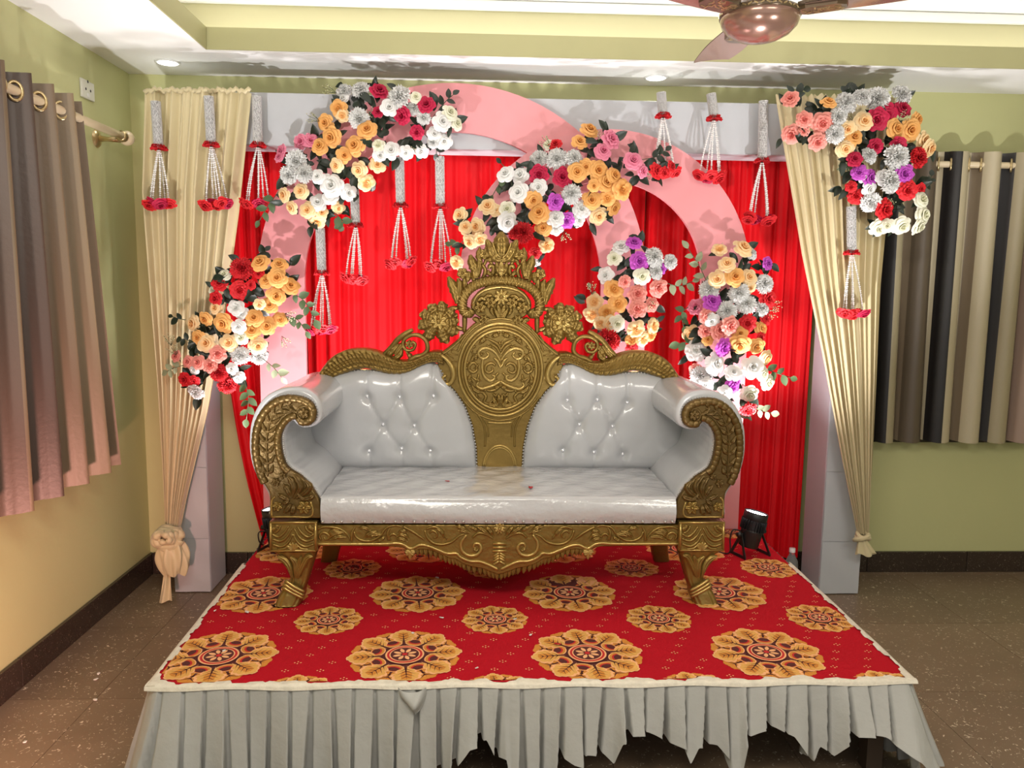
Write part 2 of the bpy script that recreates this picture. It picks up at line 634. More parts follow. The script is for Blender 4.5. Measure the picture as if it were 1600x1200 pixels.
def struct(name, mb, m, label, parent=None):
    o = obj(name, mb, m, parent)
    o['kind'] = 'structure'
    if parent is None:
        o['label'] = label
        o['category'] = name.split('_')[0]
    return o


# =================================================================== ROOM
XL, XR, YB, ZS = -1.70, 3.5, 3.96, 2.485
mb = MB(); box(mb, (XL - 0.1, 0.0, 0), (XL, YB + 0.1, 2.95))
struct('wall_left', mb, M_green, 'green painted side wall with the switch plate and a striped curtain')
mb = MB(); box(mb, (XL, YB, 0), (XR + 0.1, YB + 0.1, 2.95))
struct('wall_back', mb, M_green, 'green painted wall behind the decorated stage')
mb = MB(); box(mb, (XR, 0.0, 0), (XR + 0.1, YB, 2.95))
struct('wall_right', mb, M_green, 'green painted side wall outside the picture')

# floor: base slab and separate terrazzo tiles
mb = MB(); box(mb, (XL, -0.5, -0.05), (XR, YB, -0.003))
floor = struct('floor', mb, M_grout, 'brown speckled terrazzo tile floor')
TS, jx, jy = 0.6, -1.376, 2.70
mb = MB(); box(mb, (-TS / 2 + 0.001, -TS / 2 + 0.001, -0.02), (TS / 2 - 0.001, TS / 2 - 0.001, 0.0))
tile_me = mesh_from('tile', mb, M_floor)
for i in range(-1, 8):
    for j in range(-4, 3):
        cx, cy = jx + (i + 0.5) * TS, jy + (j + 0.5) * TS
        x0, x1 = max(XL, cx - TS / 2), min(XR, cx + TS / 2)
        y0, y1 = cy - TS / 2, min(YB, cy + TS / 2)
        if x1 - x0 < 0.03 or y1 - y0 < 0.03:
            continue
        if x1 - x0 < TS - 0.01 or y1 - y0 < TS - 0.01:
            m2 = MB(); box(m2, (x0 + 0.001, y0 + 0.001, -0.02), (x1 - 0.001, y1 - 0.001, 0.0))
            obj('tile', m2, M_floor, floor)
        else:
            link('tile', tile_me, floor, mw=Matrix.Translation((cx, cy, 0)))

# skirting of granite slabs
BBZ = 0.112
mb = MB(); box(mb, (XL, YB - 0.008, 0), (XR, YB, BBZ - 0.004))
bb = struct('baseboard_back', mb, M_grout, 'dark granite skirting along the back wall')
xs = [XL + 0.018] + [2.07 + 0.545 * k for k in range(-6, 3)] + [XR]
xs = [x for x in xs if XL + 0.017 <= x <= XR]
for a, b in zip(xs[:-1], xs[1:]):
    m2 = MB(); box(m2, (a + 0.0015, YB - 0.018, 0.0005), (b - 0.0015, YB - 0.001, BBZ), bev=0.002)
    obj('slab', m2, M_granite, bb)
mb = MB(); box(mb, (XL, 0.2, 0), (XL + 0.008, YB - 0.02, BBZ - 0.004))
bb = struct('baseboard_left', mb, M_grout, 'dark granite skirting along the side wall')
ys = [YB - 0.02 - 1.15 * k for k in range(0, 4)]
for a, b in zip(ys[1:], ys[:-1]):
    m2 = MB(); box(m2, (XL + 0.001, a + 0.0015, 0.0005), (XL + 0.018, b - 0.0015, BBZ), bev=0.002)
    obj('slab', m2, M_granite, bb)

# ceiling: lowered border, coved tray
TX0, TX1, TY0, TY1, ZF, ZT = -1.19, 2.98, 0.6, 3.54, 2.578, 2.79
CV = 0.22
mb = MB()
for lo, hi in (((XL, TY1), (XR, YB)), ((XL, 0.0), (XR, TY0)), ((XL, TY0), (TX0, TY1)), ((TX1, TY0), (XR, TY1))):
    box(mb, (lo[0], lo[1], ZS), (hi[0], hi[1], ZF - 0.002))
box(mb, (XL, 0.0, ZT), (XR, YB, ZT + 0.1))
ceil = struct('ceiling', mb, M_ceil, 'white false ceiling with a coved tray')
mb = MB()
e = 0.006
box(mb, (TX0 - 0.02, TY1 - e, ZS + 0.001), (TX1 + 0.02, TY1 + 0.012, ZF))
box(mb, (TX0 - 0.012, TY0, ZS + 0.001), (TX0 + e, TY1 - e - 0.0005, ZF))
box(mb, (TX1 - e, TY0, ZS + 0.001), (TX1 + 0.012, TY1 - e - 0.0005, ZF))
struct('tray_fascia', mb, mat('olive fascia paint', (0.36, 0.345, 0.17), 0.6), '', ceil)
mb = MB()
box(mb, (TX0 - CV, TY1 + CV, ZF - 0.002), (TX1 + CV, TY1 + CV + 0.02, ZT))
box(mb, (TX0 - CV - 0.02, TY0, ZF - 0.002), (TX0 - CV, TY1 + CV, ZT))
box(mb, (TX1 + CV, TY0, ZF - 0.002), (TX1 + CV + 0.02, TY1 + CV, ZT))
struct('cove_wall', mb, M_cove, '', ceil)
mb = MB()
box(mb, (TX0 - CV + 0.001, TY1 + CV - 0.03, ZT - 0.045), (TX1 + CV - 0.001, TY1 + CV - 0.001, ZT - 0.001), bev=0.01)
struct('cornice', mb, M_ceil, '', ceil)
# LED rope lying in the cove
M_led = mat('cove light rope', (1, 1, 1), 0.4, emit=(1.0, 0.96, 0.84), estr=5.5)
mb = MB()
tube(mb, [(TX0 - 0.10, TY0 + 0.1, ZF + 0.012), (TX0 - 0.10, TY1 + 0.10, ZF + 0.012), (TX1 + 0.10, TY1 + 0.10, ZF + 0.012), (TX1 + 0.10, TY0 + 0.1, ZF + 0.012)], 0.008, 6)
tag(obj('light_rope', mb, M_led), 'warm light rope lying hidden in the ceiling cove', 'light rope')

for lab, px, py in (('round recessed downlight in the ceiling border above the cream drape by the corner', 262, 97),
                    ('round recessed downlight in the ceiling border above the two arches', 1025, 121)):
    p = U(px, py, Z=ZS)
    p.y = min(p.y, YB - 0.08)
    t = thing('downlight', lab, 'downlight', (p.x, p.y, ZS), 'recessed ceiling downlights')
    mb = MB(); lathe(mb, [(0.046, 0.0), (0.056, 0.0), (0.056, -0.004), (0.046, -0.006), (0.046, 0.0)], p, (0, 0, 1), 28)
    obj('trim_ring', mb, M_chrome, t)
    mb = MB(); lathe(mb, [(0.0, -0.010), (0.025, -0.009), (0.04, -0.006), (0.0455, -0.001)], p, (0, 0, 1), 28)
    obj('diffuser', mb, M_down, t)
    lamp('downlight_beam', 'SPOT', (p.x, p.y, ZS - 0.02), (p.x, p.y - 0.02, 0), 1.5, (1, 0.95, 0.85), 0.04, spot=150, blend=1.0)

# switch plate
a, b = U(123, 120, X=XL), U(145, 160, X=XL)
pz0, pz1 = U(124.5, 150, X=XL).z, U(124, 121, X=XL).z
t = thing('switch_plate', 'white square switch plate high on the green side wall', 'switch plate', (XL, (a.y + b.y) / 2, a.z))
mb = MB(); box(mb, (XL + 0.0005, a.y, pz0), (XL + 0.010, b.y, pz1), bev=0.003)
zc, yc = (pz0 + pz1) / 2 + 0.012, (a.y + b.y) / 2
obj('plate', mb, M_platew, t)
for dy, dz in ((0.0, 0.022), (-0.02, -0.012), (0.02, -0.012)):
    mb = MB(); lathe(mb, [(0.0, 0.0105), (0.006, 0.0105), (0.006, 0.008)], (XL, yc + dy, zc + dz), (1, 0, 0), 10)
    obj('socket_hole', mb, M_black, t)
mb = MB(); box(mb, (XL + 0.009, yc - 0.010, zc - 0.044), (XL + 0.013, yc + 0.010, zc - 0.026), bev=0.002)
obj('rocker', mb, M_chrome, t)


# =================================================================== CURTAINS
def cloth(fn, nu, nv):
    """grid with uv; fn(u, v) -> point"""
    m = MB()
    uv = grid(m, fn, nu, nv)
    return m, uv


taupe, dtaupe, beigec, olive, char, blk, rose = (0.20, 0.155, 0.105), (0.105, 0.08, 0.055), (0.46, 0.40, 0.27), (0.35, 0.30, 0.19), (0.065, 0.062, 0.062), (0.012, 0.010, 0.010), (0.34, 0.24, 0.185)
# --- window and striped curtain on the back wall
wx0 = 1.95
rodY, rodZ = YB - 0.105, 2.118
mb = MB()
box(mb, (2.05, YB - 0.012, 0.79), (3.45, YB - 0.0005, 2.02))
win = struct('window_1', mb, M_glass, 'dark window behind the striped curtain')
mb = MB()
for lo, hi in (((2.0, 0.74), (3.48, 0.79)), ((2.0, 2.02), (3.48, 2.07)), ((2.0, 0.79), (2.05, 2.02)), ((3.43, 0.79), (3.48, 2.02)), ((2.70, 0.79), (2.75, 2.02))):
    box(mb, (lo[0], YB - 0.022, lo[1]), (hi[0], YB - 0.0005, hi[1]))
struct('window_frame', mb, M_winf, '', win)
mb = MB(); box(mb, (1.98, YB - 0.05, 0.715), (3.49, YB - 0.0005, 0.739), bev=0.003)
struct('window_sill', mb, M_granite, '', win)

CW0, CW1 = 1.93, 3.30
NF = 9
stops, cols = [], [dtaupe, blk, olive, taupe, dtaupe, dtaupe, beigec, blk, beigec, taupe, beigec, char, char, olive, dtaupe, rose, beigec, blk, olive, taupe, beigec, char, taupe, beigec]
wds = [1.2, .5, 1.1, .9, 1.0, 1.0, .6, .9, 1.6, .7, 1.3, 1.0, .5, .9, .7, 1.6, .8, .9, 1.2, 1.2, 1.0, .9, 1.2, 1.4]
acc, tot = 0, sum(wds)
for w, c in zip(wds, cols):
    stops.append((acc / tot, c)); acc += w
M_str = stripe_mat('striped satin curtain', stops)


def fold(ph, sharp=0.35):
    s = math.sin(ph)
    return s * (1 - sharp) + sharp * math.copysign(abs(s) ** 0.4, s)


def rcurt(u, v):
    ph = 2 * PI * NF * u + 0.5 * math.sin(9 * u)
    am = 0.042 + 0.006 * math.sin(17 * u)
    x = CW0 + (CW1 - CW0) * u + 0.03 * v * (1 - u) + 0.018 * math.cos(ph) * (0.4 + 0.6 * v) - 0.05 * v * u
    z = 2.180 - 1.448 * v + 0.004 * math.sin(ph)
    if u > 0.66:
        k = (u - 0.66) / 0.34
        z += 0.10 * k * v ** 3
        am *= 1 + 0.4 * v * k
    return (x, rodY + am * fold(ph) - 0.0 * v, z)


t = thing('grommet_curtain', 'taupe and beige striped eyelet curtain over the window on the back wall', 'curtain', ((CW0 + CW1) / 2, rodY, 0.73))
mb, uv = cloth(rcurt, 288, 30)
obj('panel', mb, M_str, t, uv=uv)
for k in range(14):
    u = (k * 0.5 + 0.25 - 0.03) / NF + 0.002
    p = rcurt((k / 2.0 + 0.02) / NF, 0.04)
    mb = MB()
    P = [(p[0] + 0.010 * math.cos(2 * PI * i / 18), rodY + 0.028 * math.cos(2 * PI * i / 18) * 0.55, rodZ + 0.030 * math.sin(2 * PI * i / 18)) for i in range(18)]
    tube(mb, P, 0.0055, 6, closed=True)
    obj('eyelet_ring', mb, M_brass, t)
mb = MB(); tube(mb, [(1.885, rodY, rodZ), (3.46, rodY, rodZ)], 0.0155, 12)
t = thing('curtain_rod', 'cream curtain rod across the window on the back wall', 'curtain rod', (2.6, rodY, rodZ))
obj('rod', mb, M_rod, t)
for x in (1.92, 3.42):
    mb = MB(); tube(mb, [(x, rodY + 0.012, rodZ), (x, YB - 0.001, rodZ)], 0.010, 8)
    lathe(mb, [(0.03, 0), (0.03, -0.006), (0.012, -0.012)], (x, YB - 0.001, rodZ), (0, 1, 0), 14)
    obj('bracket', mb, M_brass, t)

# --- left wall curtain
lrX = XL + 0.115
lrZ = 2.128
dbr, tan1, tan2 = (0.075, 0.045, 0.032), (0.21, 0.15, 0.085), (0.165, 0.112, 0.065)
stops = [(0.0, taupe), (0.10, tan1), (0.20, char), (0.28, rose), (0.40, (0.10, 0.062, 0.043)), (0.50, tan2), (0.555, dbr), (0.645, tan1), (0.725, tan2), (0.785, char), (0.835, tan1), (0.865, tan1),
         (0.90, char), (0.925, dbr), (0.95, tan1), (0.975, tan2)]
M_strl = stripe_mat('brown striped satin curtain', stops)
LNF = 8


def lcurt(u, v):
    uu = u
    ph = 2 * PI * LNF * (uu ** 0.94) + 0.4 * math.sin(7 * u)
    ytop = 1.95 + (3.215 - 1.95) * u ** 0.82
    ybot = 1.92 + (3.375 - 1.92) * u
    y = ytop + (ybot - ytop) * v + 0.020 * math.cos(ph) * (0.5 + 0.5 * v)
    am = 0.040 + 0.014 * v
    z = 2.19 - 1.49 * v + 0.005 * math.sin(ph)
    return (lrX + am * fold(ph, 0.3), y, z)


t = thing('grommet_curtain', 'brown and grey striped eyelet curtain hanging on the side wall', 'curtain', (lrX, 2.65, 0.70))
mb, uv = cloth(lcurt, 256, 30)
obj('panel', mb, M_strl, t, uv=uv)
for k in range(16):
    p = lcurt(min(1, ((k / 2.0 + 0.02) / LNF) ** (1 / 0.94)), 0.04)
    mb = MB()
    P = [(lrX + 0.028 * math.cos(2 * PI * i / 18) * 0.6, p[1] + 0.014 * math.cos(2 * PI * i / 18), lrZ + 0.031 * math.sin(2 * PI * i / 18)) for i in range(18)]
    tube(mb, P, 0.006, 6, closed=True)
    obj('eyelet_ring', mb, M_brass, t)
t = thing('curtain_rod', 'cream curtain rod with a round finial on the side wall', 'curtain rod', (lrX, 2.7, lrZ))
ye = U(190, 209, X=lrX).y
mb = MB(); tube(mb, [(lrX, 1.6, lrZ), (lrX, ye, lrZ)], 0.0165, 12)
obj('rod', mb, M_rod, t)
mb = MB(); lathe(mb, [(0.017, 0), (0.024, 0.004), (0.019, 0.012), (0.025, 0.018), (0.019, 0.026), (0.022, 0.03)], (lrX, ye - 0.01, lrZ), (0, 1, 0), 16)
obj('collar', mb, M_brass, t, 'brass rod collar')
mb = MB(); lathe(mb, [(0.018, 0.0), (0.028, 0.012), (0.033, 0.03), (0.028, 0.05), (0.015, 0.06), (0.0, 0.063)], (lrX, ye + 0.018, lrZ), (0, 1, 0), 18)
obj('finial', mb, M_rod, t)
yb = U(150, 205, X=XL).y
mb = MB()
tube(mb, [(XL + 0.004, yb, lrZ - 0.01), (XL + 0.05, yb, lrZ - 0.012), (lrX - 0.012, yb + 0.002, lrZ - 0.012)], [0.016, 0.010, 0.014], 10)
lathe(mb, [(0.0, 0.016), (0.022, 0.014), (0.034, 0.008), (0.040, 0.0)], (XL + 0.0005, yb, lrZ - 0.01), (1, 0, 0), 18)
tube(mb, [(lrX + 0.0175 * math.cos(a), yb, lrZ + 0.0175 * math.sin(a)) for a in np.linspace(PI * 0.9, PI * 2.1, 9)], 0.005, 6)
obj('bracket', mb, M_brass, t, 'brass rod bracket')

# =================================================================== BACKDROP FRAME
YFL, YFR = 3.69, 3.64
HB, HT = 2.112, 2.345
t = thing('backdrop_frame', 'white cloth covered gate frame of two posts and a top beam', 'backdrop frame', (0.18, 3.75, 0))


def cloth_box(mb, lo, hi, n=(6, 3, 20), wob=0.003, seed=0):
    r = random.Random(seed)
    box(mb, lo, hi, bev=0.006)


mb = MB(); box(mb, (-1.475, YFL, 0.002), (-1.302, YFL + 0.225, HT), bev=0.008)
obj('post', mb, M_white, t)
mb = MB(); box(mb, (1.676, YFR, 0.002), (1.874, YFR + 0.225, HT), bev=0.008)
obj('post', mb, M_white, t)
mb = MB()
box(mb, (-1.301, 3.665, HB), (1.675, 3.835, HT), bev=0.008)
obj('top_beam', mb, M_white, t)
# cloth seams: thin overlapping lengths on the beam and posts
for k, (a, b) in enumerate(((-1.29, -0.55), (-0.55, 0.33), (0.33, 1.05), (1.05, 1.66))):
    def fn(u, v, a=a, b=b, k=k):
        return (a + (b - a) * u, 3.6635 - 0.003 - 0.002 * k % 2 * 0.001 - 0.0016 * math.sin(5 * u + 13 * v + k) * math.sin(PI * u), HB + 0.004 + (HT - HB - 0.008) * v)
    m2 = MB(); grid(m2, fn, 14, 8)
    obj('cloth_panel', m2, M_white, t)
for (x0, x1, yf) in ((-1.473, -1.304, YFL), (1.678, 1.872, YFR)):
    for z0, z1 in ((0.006, 0.27), (0.272, 0.62), (0.622, 1.25), (1.252, 2.05)):
        def fn(u, v):
            return (x0 + (x1 - x0) * u, yf - 0.003 - 0.003 * math.sin(PI * v) - 0.0014 * math.sin(7 * u + 9 * v + 20 * z0), z0 + (z1 - z0) * v)
        m2 = MB(); grid(m2, fn, 8, 10)
        obj('cloth_panel', m2, M_white, t)

# red satin backdrop behind the frame
def redcurt(x0t, x1t, x0b, x1b, zt, zb, y, folds, am, ph0):
    def fn(u, v):
        x0 = x0t + (x0b - x0t) * v ** 3
        x1 = x1t + (x1b - x1t) * v ** 2
        ph = 2 * PI * folds * u + ph0 + 0.9 * math.sin(11 * u + ph0) + 0.35 * math.sin(3 * v + 5 * u)
        a = am * (0.75 + 0.4 * v) * (0.65 + 0.35 * math.sin(23 * u + ph0))
        return (x0 + (x1 - x0) * u, y + a * (math.sin(ph) + 0.35 * math.sin(2.3 * ph + 1)), zt + (zb - zt) * v)
    return fn


for lab, a, n in (('red satin backdrop curtain behind the big pink arch and sofa', (-0.86, 0.80, -0.85, 0.80, 2.20, 0.10, 3.885, 21, 0.021, 0.0), 230),
                  ('narrow red satin curtain beside the post near the corner, gathered at its foot', (-1.29, -0.855, -1.10, -0.88, 2.20, 0.17, 3.885, 7, 0.020, 1.0), 90),
                  ('red satin curtain beside the post nearest the window curtain', (0.805, 1.672, 0.805, 1.665, 2.20, 0.10, 3.885, 12, 0.021, 2.0), 150)):
    mb = MB(); grid(mb, redcurt(*a), n, 26)
    tag(obj('backdrop_curtain', mb, M_red), lab, 'curtain', 'red satin backdrop curtains')


# pink arches: flat boards with a rounded top
def arch(label, cx, cz, R, r, yf, zb, th=0.022):
    outl = [(cx - R, zb)] + [(cx - R * math.cos(a), cz + R * math.sin(a)) for a in np.linspace(0, PI, 49)] + [(cx + R, zb)]
    inl = [(cx + r, zb)] + [(cx + r * math.cos(a), cz + r * math.sin(a)) for a in np.linspace(0, PI, 49)] + [(cx - r, zb)]
    inl = inl[::-1]
    mb = MB()
    n = len(outl)
    vs = []
    for y in (yf, yf + th):
        vs += [(x, y, z) for x, z in outl] + [(x, y, z) for x, z in inl]
    fs = []
    for i in range(n - 1):
        fs.append((i, i + 1, n + i + 1, n + i))
        fs.append((2 * n + i + 1, 2 * n + i, 3 * n + i, 3 * n + i + 1))
        fs.append((i + 1, i, 2 * n + i, 2 * n + i + 1))
        fs.append((n + i, n + i + 1, 3 * n + i + 1, 3 * n + i))
    fs += [(0, n, 3 * n, 2 * n), (n - 1, 3 * n - 1, 4 * n - 1, 2 * n - 1)]
    mb.add(vs, fs, 0, False)
    return tag(obj('arch_board', mb, M_pink), label, 'arch', 'pink arch boards')


SH = 0.34
arch('big pink arch board standing behind the sofa, reaching the ceiling', -0.128, 1.50, 0.895, 0.682, 3.632, SH + 0.006)
arch('smaller pink arch board overlapping the big one', 0.571, 1.53, 0.673, 0.445, 3.603, SH + 0.006)


# --- cream drapes gathered over the posts
def edge(pts):
    ys = [p[1] for p in pts]; xs_ = [p[0] for p in pts]
    return lambda y: float(np.interp(y, ys, xs_))


def drape(le, re, y0, y1, yd, folds, seed):
    r = random.Random(seed)
    offs = [r.uniform(-1, 1) for _ in range(folds * 2 + 3)]
    L, Rr = edge(le), edge(re)

    def fn(u, v):
        py = y0 + (y1 - y0) * v
        px = L(py) + (Rr(py) - L(py)) * u
        ph = 2 * PI * folds * u
        o = float(np.interp(u * (len(offs) - 1), range(len(offs)), offs))
        wd = (Rr(py) - L(py)) / 165.0
        dep = yd - 0.022 * math.sin(ph + 1.5 * o) * (0.35 + 0.65 * min(1, v * 4)) * (0.35 + 0.65 * wd) - 0.012 * o - 0.02 * math.sin(PI * u)
        p = U(px, py, Y=yd)
        z = p.z + (0.006 * math.sin(ph * 2 + o * 3) if v < 0.01 else 0)
        return (p.x, dep, z)
    m = MB(); grid(m, fn, folds * 12, 44)
    return m


lt = thing('cream_drape', 'cream satin drape knotted near the floor beside the green corner', 'drape', tuple(U(265, 845, Y=3.58)))
mb = drape([(224, 143), (221, 300), (233, 450), (246, 600), (256, 760), (259, 832)], [(392, 146), (372, 330), (352, 480), (324, 640), (290, 780), (280, 832)], 143, 832, 3.60, 11, 3)
obj('cloth', mb, M_beige, lt)
# gathered top frill
mb = MB()
P = [U(225 + 166 * i / 60, 141 + 2.0 * math.sin(i * 1.9) + 1.5 * math.sin(i * 0.7), Y=3.575) for i in range(61)]
tube(mb, P, [0.007 + 0.004 * abs(math.sin(i * 1.3)) for i in range(61)], 6)
obj('top_frill', mb, M_beige, lt)
# knot: wrapped rolls and a tail
K = U(268, 838, Y=3.56)
mb = MB()
for k in range(5):
    rr = 0.050 - 0.006 * k
    P = []
    for i in range(30):
        a = 2 * PI * i / 29 * 0.97 + k * 0.5
        P.append((K.x - 0.012 + rr * math.cos(a) * 1.15, K.y - 0.012 - 0.012 * k + 0.012 * math.sin(a + k), K.z + 0.004 * k - 0.006 + rr * math.sin(a) * 0.82))
    tube(mb, P, [0.020 - 0.002 * k + 0.004 * math.sin(i * 0.9 + k) for i in range(30)], 8)
lathe(mb, [(0.0, 0.045), (0.04, 0.035), (0.055, 0.0), (0.045, -0.03), (0.0, -0.045)], (K.x, K.y + 0.01, K.z), (0, 0, 1), 16)
obj('knot', mb, M_beige, lt)


def tail(u, v):
    a = 2 * PI * u
    w = (0.030 + 0.040 * math.sin(PI * min(1, 0.12 + 0.75 * v)) ** 0.8)
    w *= 1 + 0.16 * math.sin(7 * a + 4 * v) + 0.08 * math.sin(13 * a)
    z = K.z - 0.02 - 0.158 * v + 0.008 * math.sin(5 * a) * v
    return (K.x + 0.010 * v + w * math.cos(a) * 0.95, K.y - 0.004 + w * math.sin(a) * 0.62, z)


mb = MB(); grid(mb, tail, 84, 18)
obj('knot_tail', mb, M_beige, lt)
mb = MB()
q0, q1 = U(262, 893, Y=3.56), U(254, 925, Y=3.50)


def tail2(u, v):
    w = 0.028 * (0.5 + 0.7 * v)
    return (q0.x + (q1.x - q0.x) * v + w * (u - 0.5) * 2, K.y - 0.01 - 0.02 * v + 0.010 * math.sin(9 * u + 2 * v), q0.z - (q0.z - 0.012) * v * (1 - 0.12 * u))


grid(mb, tail2, 14, 10)
obj('loose_end', mb, M_beige, lt)

rt = thing('cream_drape', 'cream satin drape tied at its foot in front of the striped window curtain', 'drape', tuple(U(1350, 845, Y=3.55)))
mb = drape([(1211, 152), (1225, 240), (1252, 400), (1285, 560), (1315, 720), (1338, 832)], [(1398, 152), (1388, 300), (1374, 450), (1368, 600), (1362, 720), (1356, 832)], 150, 832, 3.555, 11, 5)
obj('cloth', mb, M_beige, rt)
K2 = U(1347, 838, Y=3.54)
mb = MB()
for k in range(4):
    P = [(K2.x + (0.020 + 0.004 * k) * math.cos(a) * 1.1, K2.y + 0.020 * math.sin(a), K2.z + 0.012 * math.sin(a * 1 + k) - 0.008 * k + 0.01) for a in np.linspace(0, 2 * PI, 22)]
    tube(mb, P, 0.010, 7)
obj('knot', mb, M_beige, rt)


def tail3(u, v):
    a = 2 * PI * u
    w = 0.016 + 0.028 * v
    w *= 1 + 0.22 * math.sin(5 * a + 2)
    return (K2.x + 0.022 * v + w * math.cos(a), K2.y + w * 0.5 * math.sin(a), K2.z - 0.012 - 0.075 * v * (1 + 0.10 * math.sin(3 * a)))


mb = MB(); grid(mb, tail3, 60, 10)
obj('knot_tail', mb, M_beige, rt)

# =================================================================== STAGE
SX0, SX1, SY0, SY1 = -0.945, 1.292, 2.145, 3.592
SXB0, SXB1 = -0.972, 1.312


def sx(u, y):
    k = (y - SY0) / (SY1 - SY0)
    return (SX0 + (SXB0 - SX0) * k) * (1 - u) + (SX1 + (SXB1 - SX1) * k) * u


stage = thing('stage_platform', 'low stage platform with a pleated grey white skirt', 'stage', ((SX0 + SX1) / 2, (SY0 + SY1) / 2, 0))
mb = MB(); box(mb, (SX0 + 0.01, SY0 + 0.01, SH - 0.045), (SX1 - 0.01, SY1 - 0.002, SH - 0.006))
obj('deck', mb, M_wood, stage)
for x in (SX0 + 0.06, (SX0 + SX1) / 2, SX1 - 0.06):
    for y in (SY0 + 0.1, SY1 - 0.1):
        mb = MB(); box(mb, (x - 0.025, y - 0.025, 0.0), (x + 0.025, y + 0.025, SH - 0.046))
        obj('leg', mb, M_wood, stage)
# skirt
HEM = [(186, 1300), (600, 1300), (650, 1215), (660, 1230), (715, 1192), (730, 1166), (758, 1158), (768, 1184), (788, 1184), (794, 1230), (868, 1230), (872, 1178), (893, 1190), (905, 1193),
       (915, 1178), (940, 1178), (955, 1192), (966, 1156), (985, 1147), (1010, 1144), (1040, 1160), (1068, 1165), (1075, 1190), (1085, 1165), (1120, 1167), (1138, 1190), (1142, 1215),
       (1150, 1215), (1160, 1150), (1200, 1135), (1235, 1146), (1262, 1192), (1272, 1190), (1278, 1166), (1300, 1179), (1320, 1143), (1370, 1140), (1410, 1165), (1427, 1196), (1492, 1191)]
hx = [U(a, b, Y=SY0 - 0.03).x for a, b in HEM]
hz = [max(0.012, U(a, b, Y=SY0 - 0.03).z) for a, b in HEM]


RC = 0.04
per = [(SXB0, SY1 - 0.02), (SX0, SY0 + RC)] + [(SX0 + RC - RC * math.cos(a), SY0 + RC - RC * math.sin(a)) for a in np.linspace(0.15, PI / 2 - 0.15, 5)] + \
      [(SX0 + RC, SY0), (SX1 - RC, SY0)] + [(SX1 - RC + RC * math.sin(a), SY0 + RC - RC * math.cos(a)) for a in np.linspace(0.15, PI / 2 - 0.15, 5)] + [(SX1, SY0 + RC), (SXB1, SY1 - 0.02)]
perA = np.array(per)
perS = np.concatenate([[0], np.cumsum(np.linalg.norm(np.diff(perA, axis=0), axis=1))])
SF0 = SY1 - 0.02 - SY0          # arc length at the first front corner, roughly
PLW = 0.0605


def skirt(u, v):
    sl = perS[-1] * u
    x, y = float(np.interp(sl, perS, perA[:, 0])), float(np.interp(sl, perS, perA[:, 1]))
    e_ = 0.03
    x2, y2_ = float(np.interp(min(sl + e_, perS[-1]), perS, perA[:, 0])), float(np.interp(min(sl + e_, perS[-1]), perS, perA[:, 1]))
    x1, y1_ = float(np.interp(max(sl - e_, 0), perS, perA[:, 0])), float(np.interp(max(sl - e_, 0), perS, perA[:, 1]))
    tx, ty = x2 - x1, y2_ - y1_
    L = math.hypot(tx, ty)
    tx, ty = tx / L, ty / L
    nx, ny = ty, -tx
    corner = math.exp(-((x - SX0) ** 2 + (y - SY0) ** 2) / 0.16 ** 2) + math.exp(-((x - SX1) ** 2 + (y - SY0) ** 2) / 0.16 ** 2)
    front = ny < -0.5
    zb = float(np.interp(x + 0.09 * nx * v, hx, hz)) if y < SY0 + 0.05 else 0.012
    s = sl / PLW
    wob = 0.16 * v * math.sin(2.7 * s) + 0.10 * v * math.sin(1.3 * s + 1)
    fr = (s + wob) % 1.0
    k = math.floor(s + wob)
    hsh = math.sin(k * 12.9898) * 43758.5453
    hsh -= math.floor(hsh)
    g = 0.10 + (0.10 + 0.30 * hsh) * v
    amp = 0.006 + (0.014 + 0.016 * hsh) * v ** 0.8
    bk = -(0.002 + 0.030 * v)
    e1 = 1 - g
    if fr < e1:
        q_ = fr / e1
        d = amp * (0.45 + 0.55 * q_ ** 1.5) if q_ > 0.10 else bk + (amp * 0.45 - bk) * (q_ / 0.10)
        ts = 0.012 * v * q_
    else:
        q_ = (fr - e1) / g
        d = amp + (bk - amp) * min(1, q_ / 0.35)
        ts = 0.012 * v * max(0.0, 1 - q_ / 0.35) - 0.006 * v * min(1, q_ / 0.35) * (1 - q_)
    d += 0.014 * v * math.sin(0.37 * s * 2 * PI + 1) + 0.016 * v + 0.080 * corner * v ** 1.15
    return (x + nx * (d + 0.004) + tx * ts, y + ny * (d + 0.004) + ty * ts, SH - 0.001 + (zb - SH + 0.001) * v)


mb = MB(); grid(mb, skirt, 1800, 18)
obj('skirt', mb, M_skirt, stage)
# folded cream hem over the front and side edges
def hem(u, v, a, b, nrm, wob):
    x, y = a[0] + (b[0] - a[0]) * u, a[1] + (b[1] - a[1]) * u
    L = math.hypot(b[0] - a[0], b[1] - a[1]) * u
    w = 0.013 + wob * (math.sin(L * 47) * 0.4 + math.sin(L * 23 + 1) * 0.6 + 0.9 * math.copysign(1, math.sin(L * 31 + 2 * math.sin(L * 5))) + 0.5 * math.copysign(1, math.sin(L * 67)))
    if v < 0.34:
        q = v / 0.34
        return (x - nrm[0] * w * (1 - q), y - nrm[1] * w * (1 - q), SH + 0.0075 + 0.0015 * math.sin(L * 60))
    q = (v - 0.34) / 0.66
    return (x + nrm[0] * (0.006 + 0.004 * q), y + nrm[1] * (0.006 + 0.004 * q), SH + 0.0075 - (0.013 + 0.003 * math.sin(L * 19)) * q)


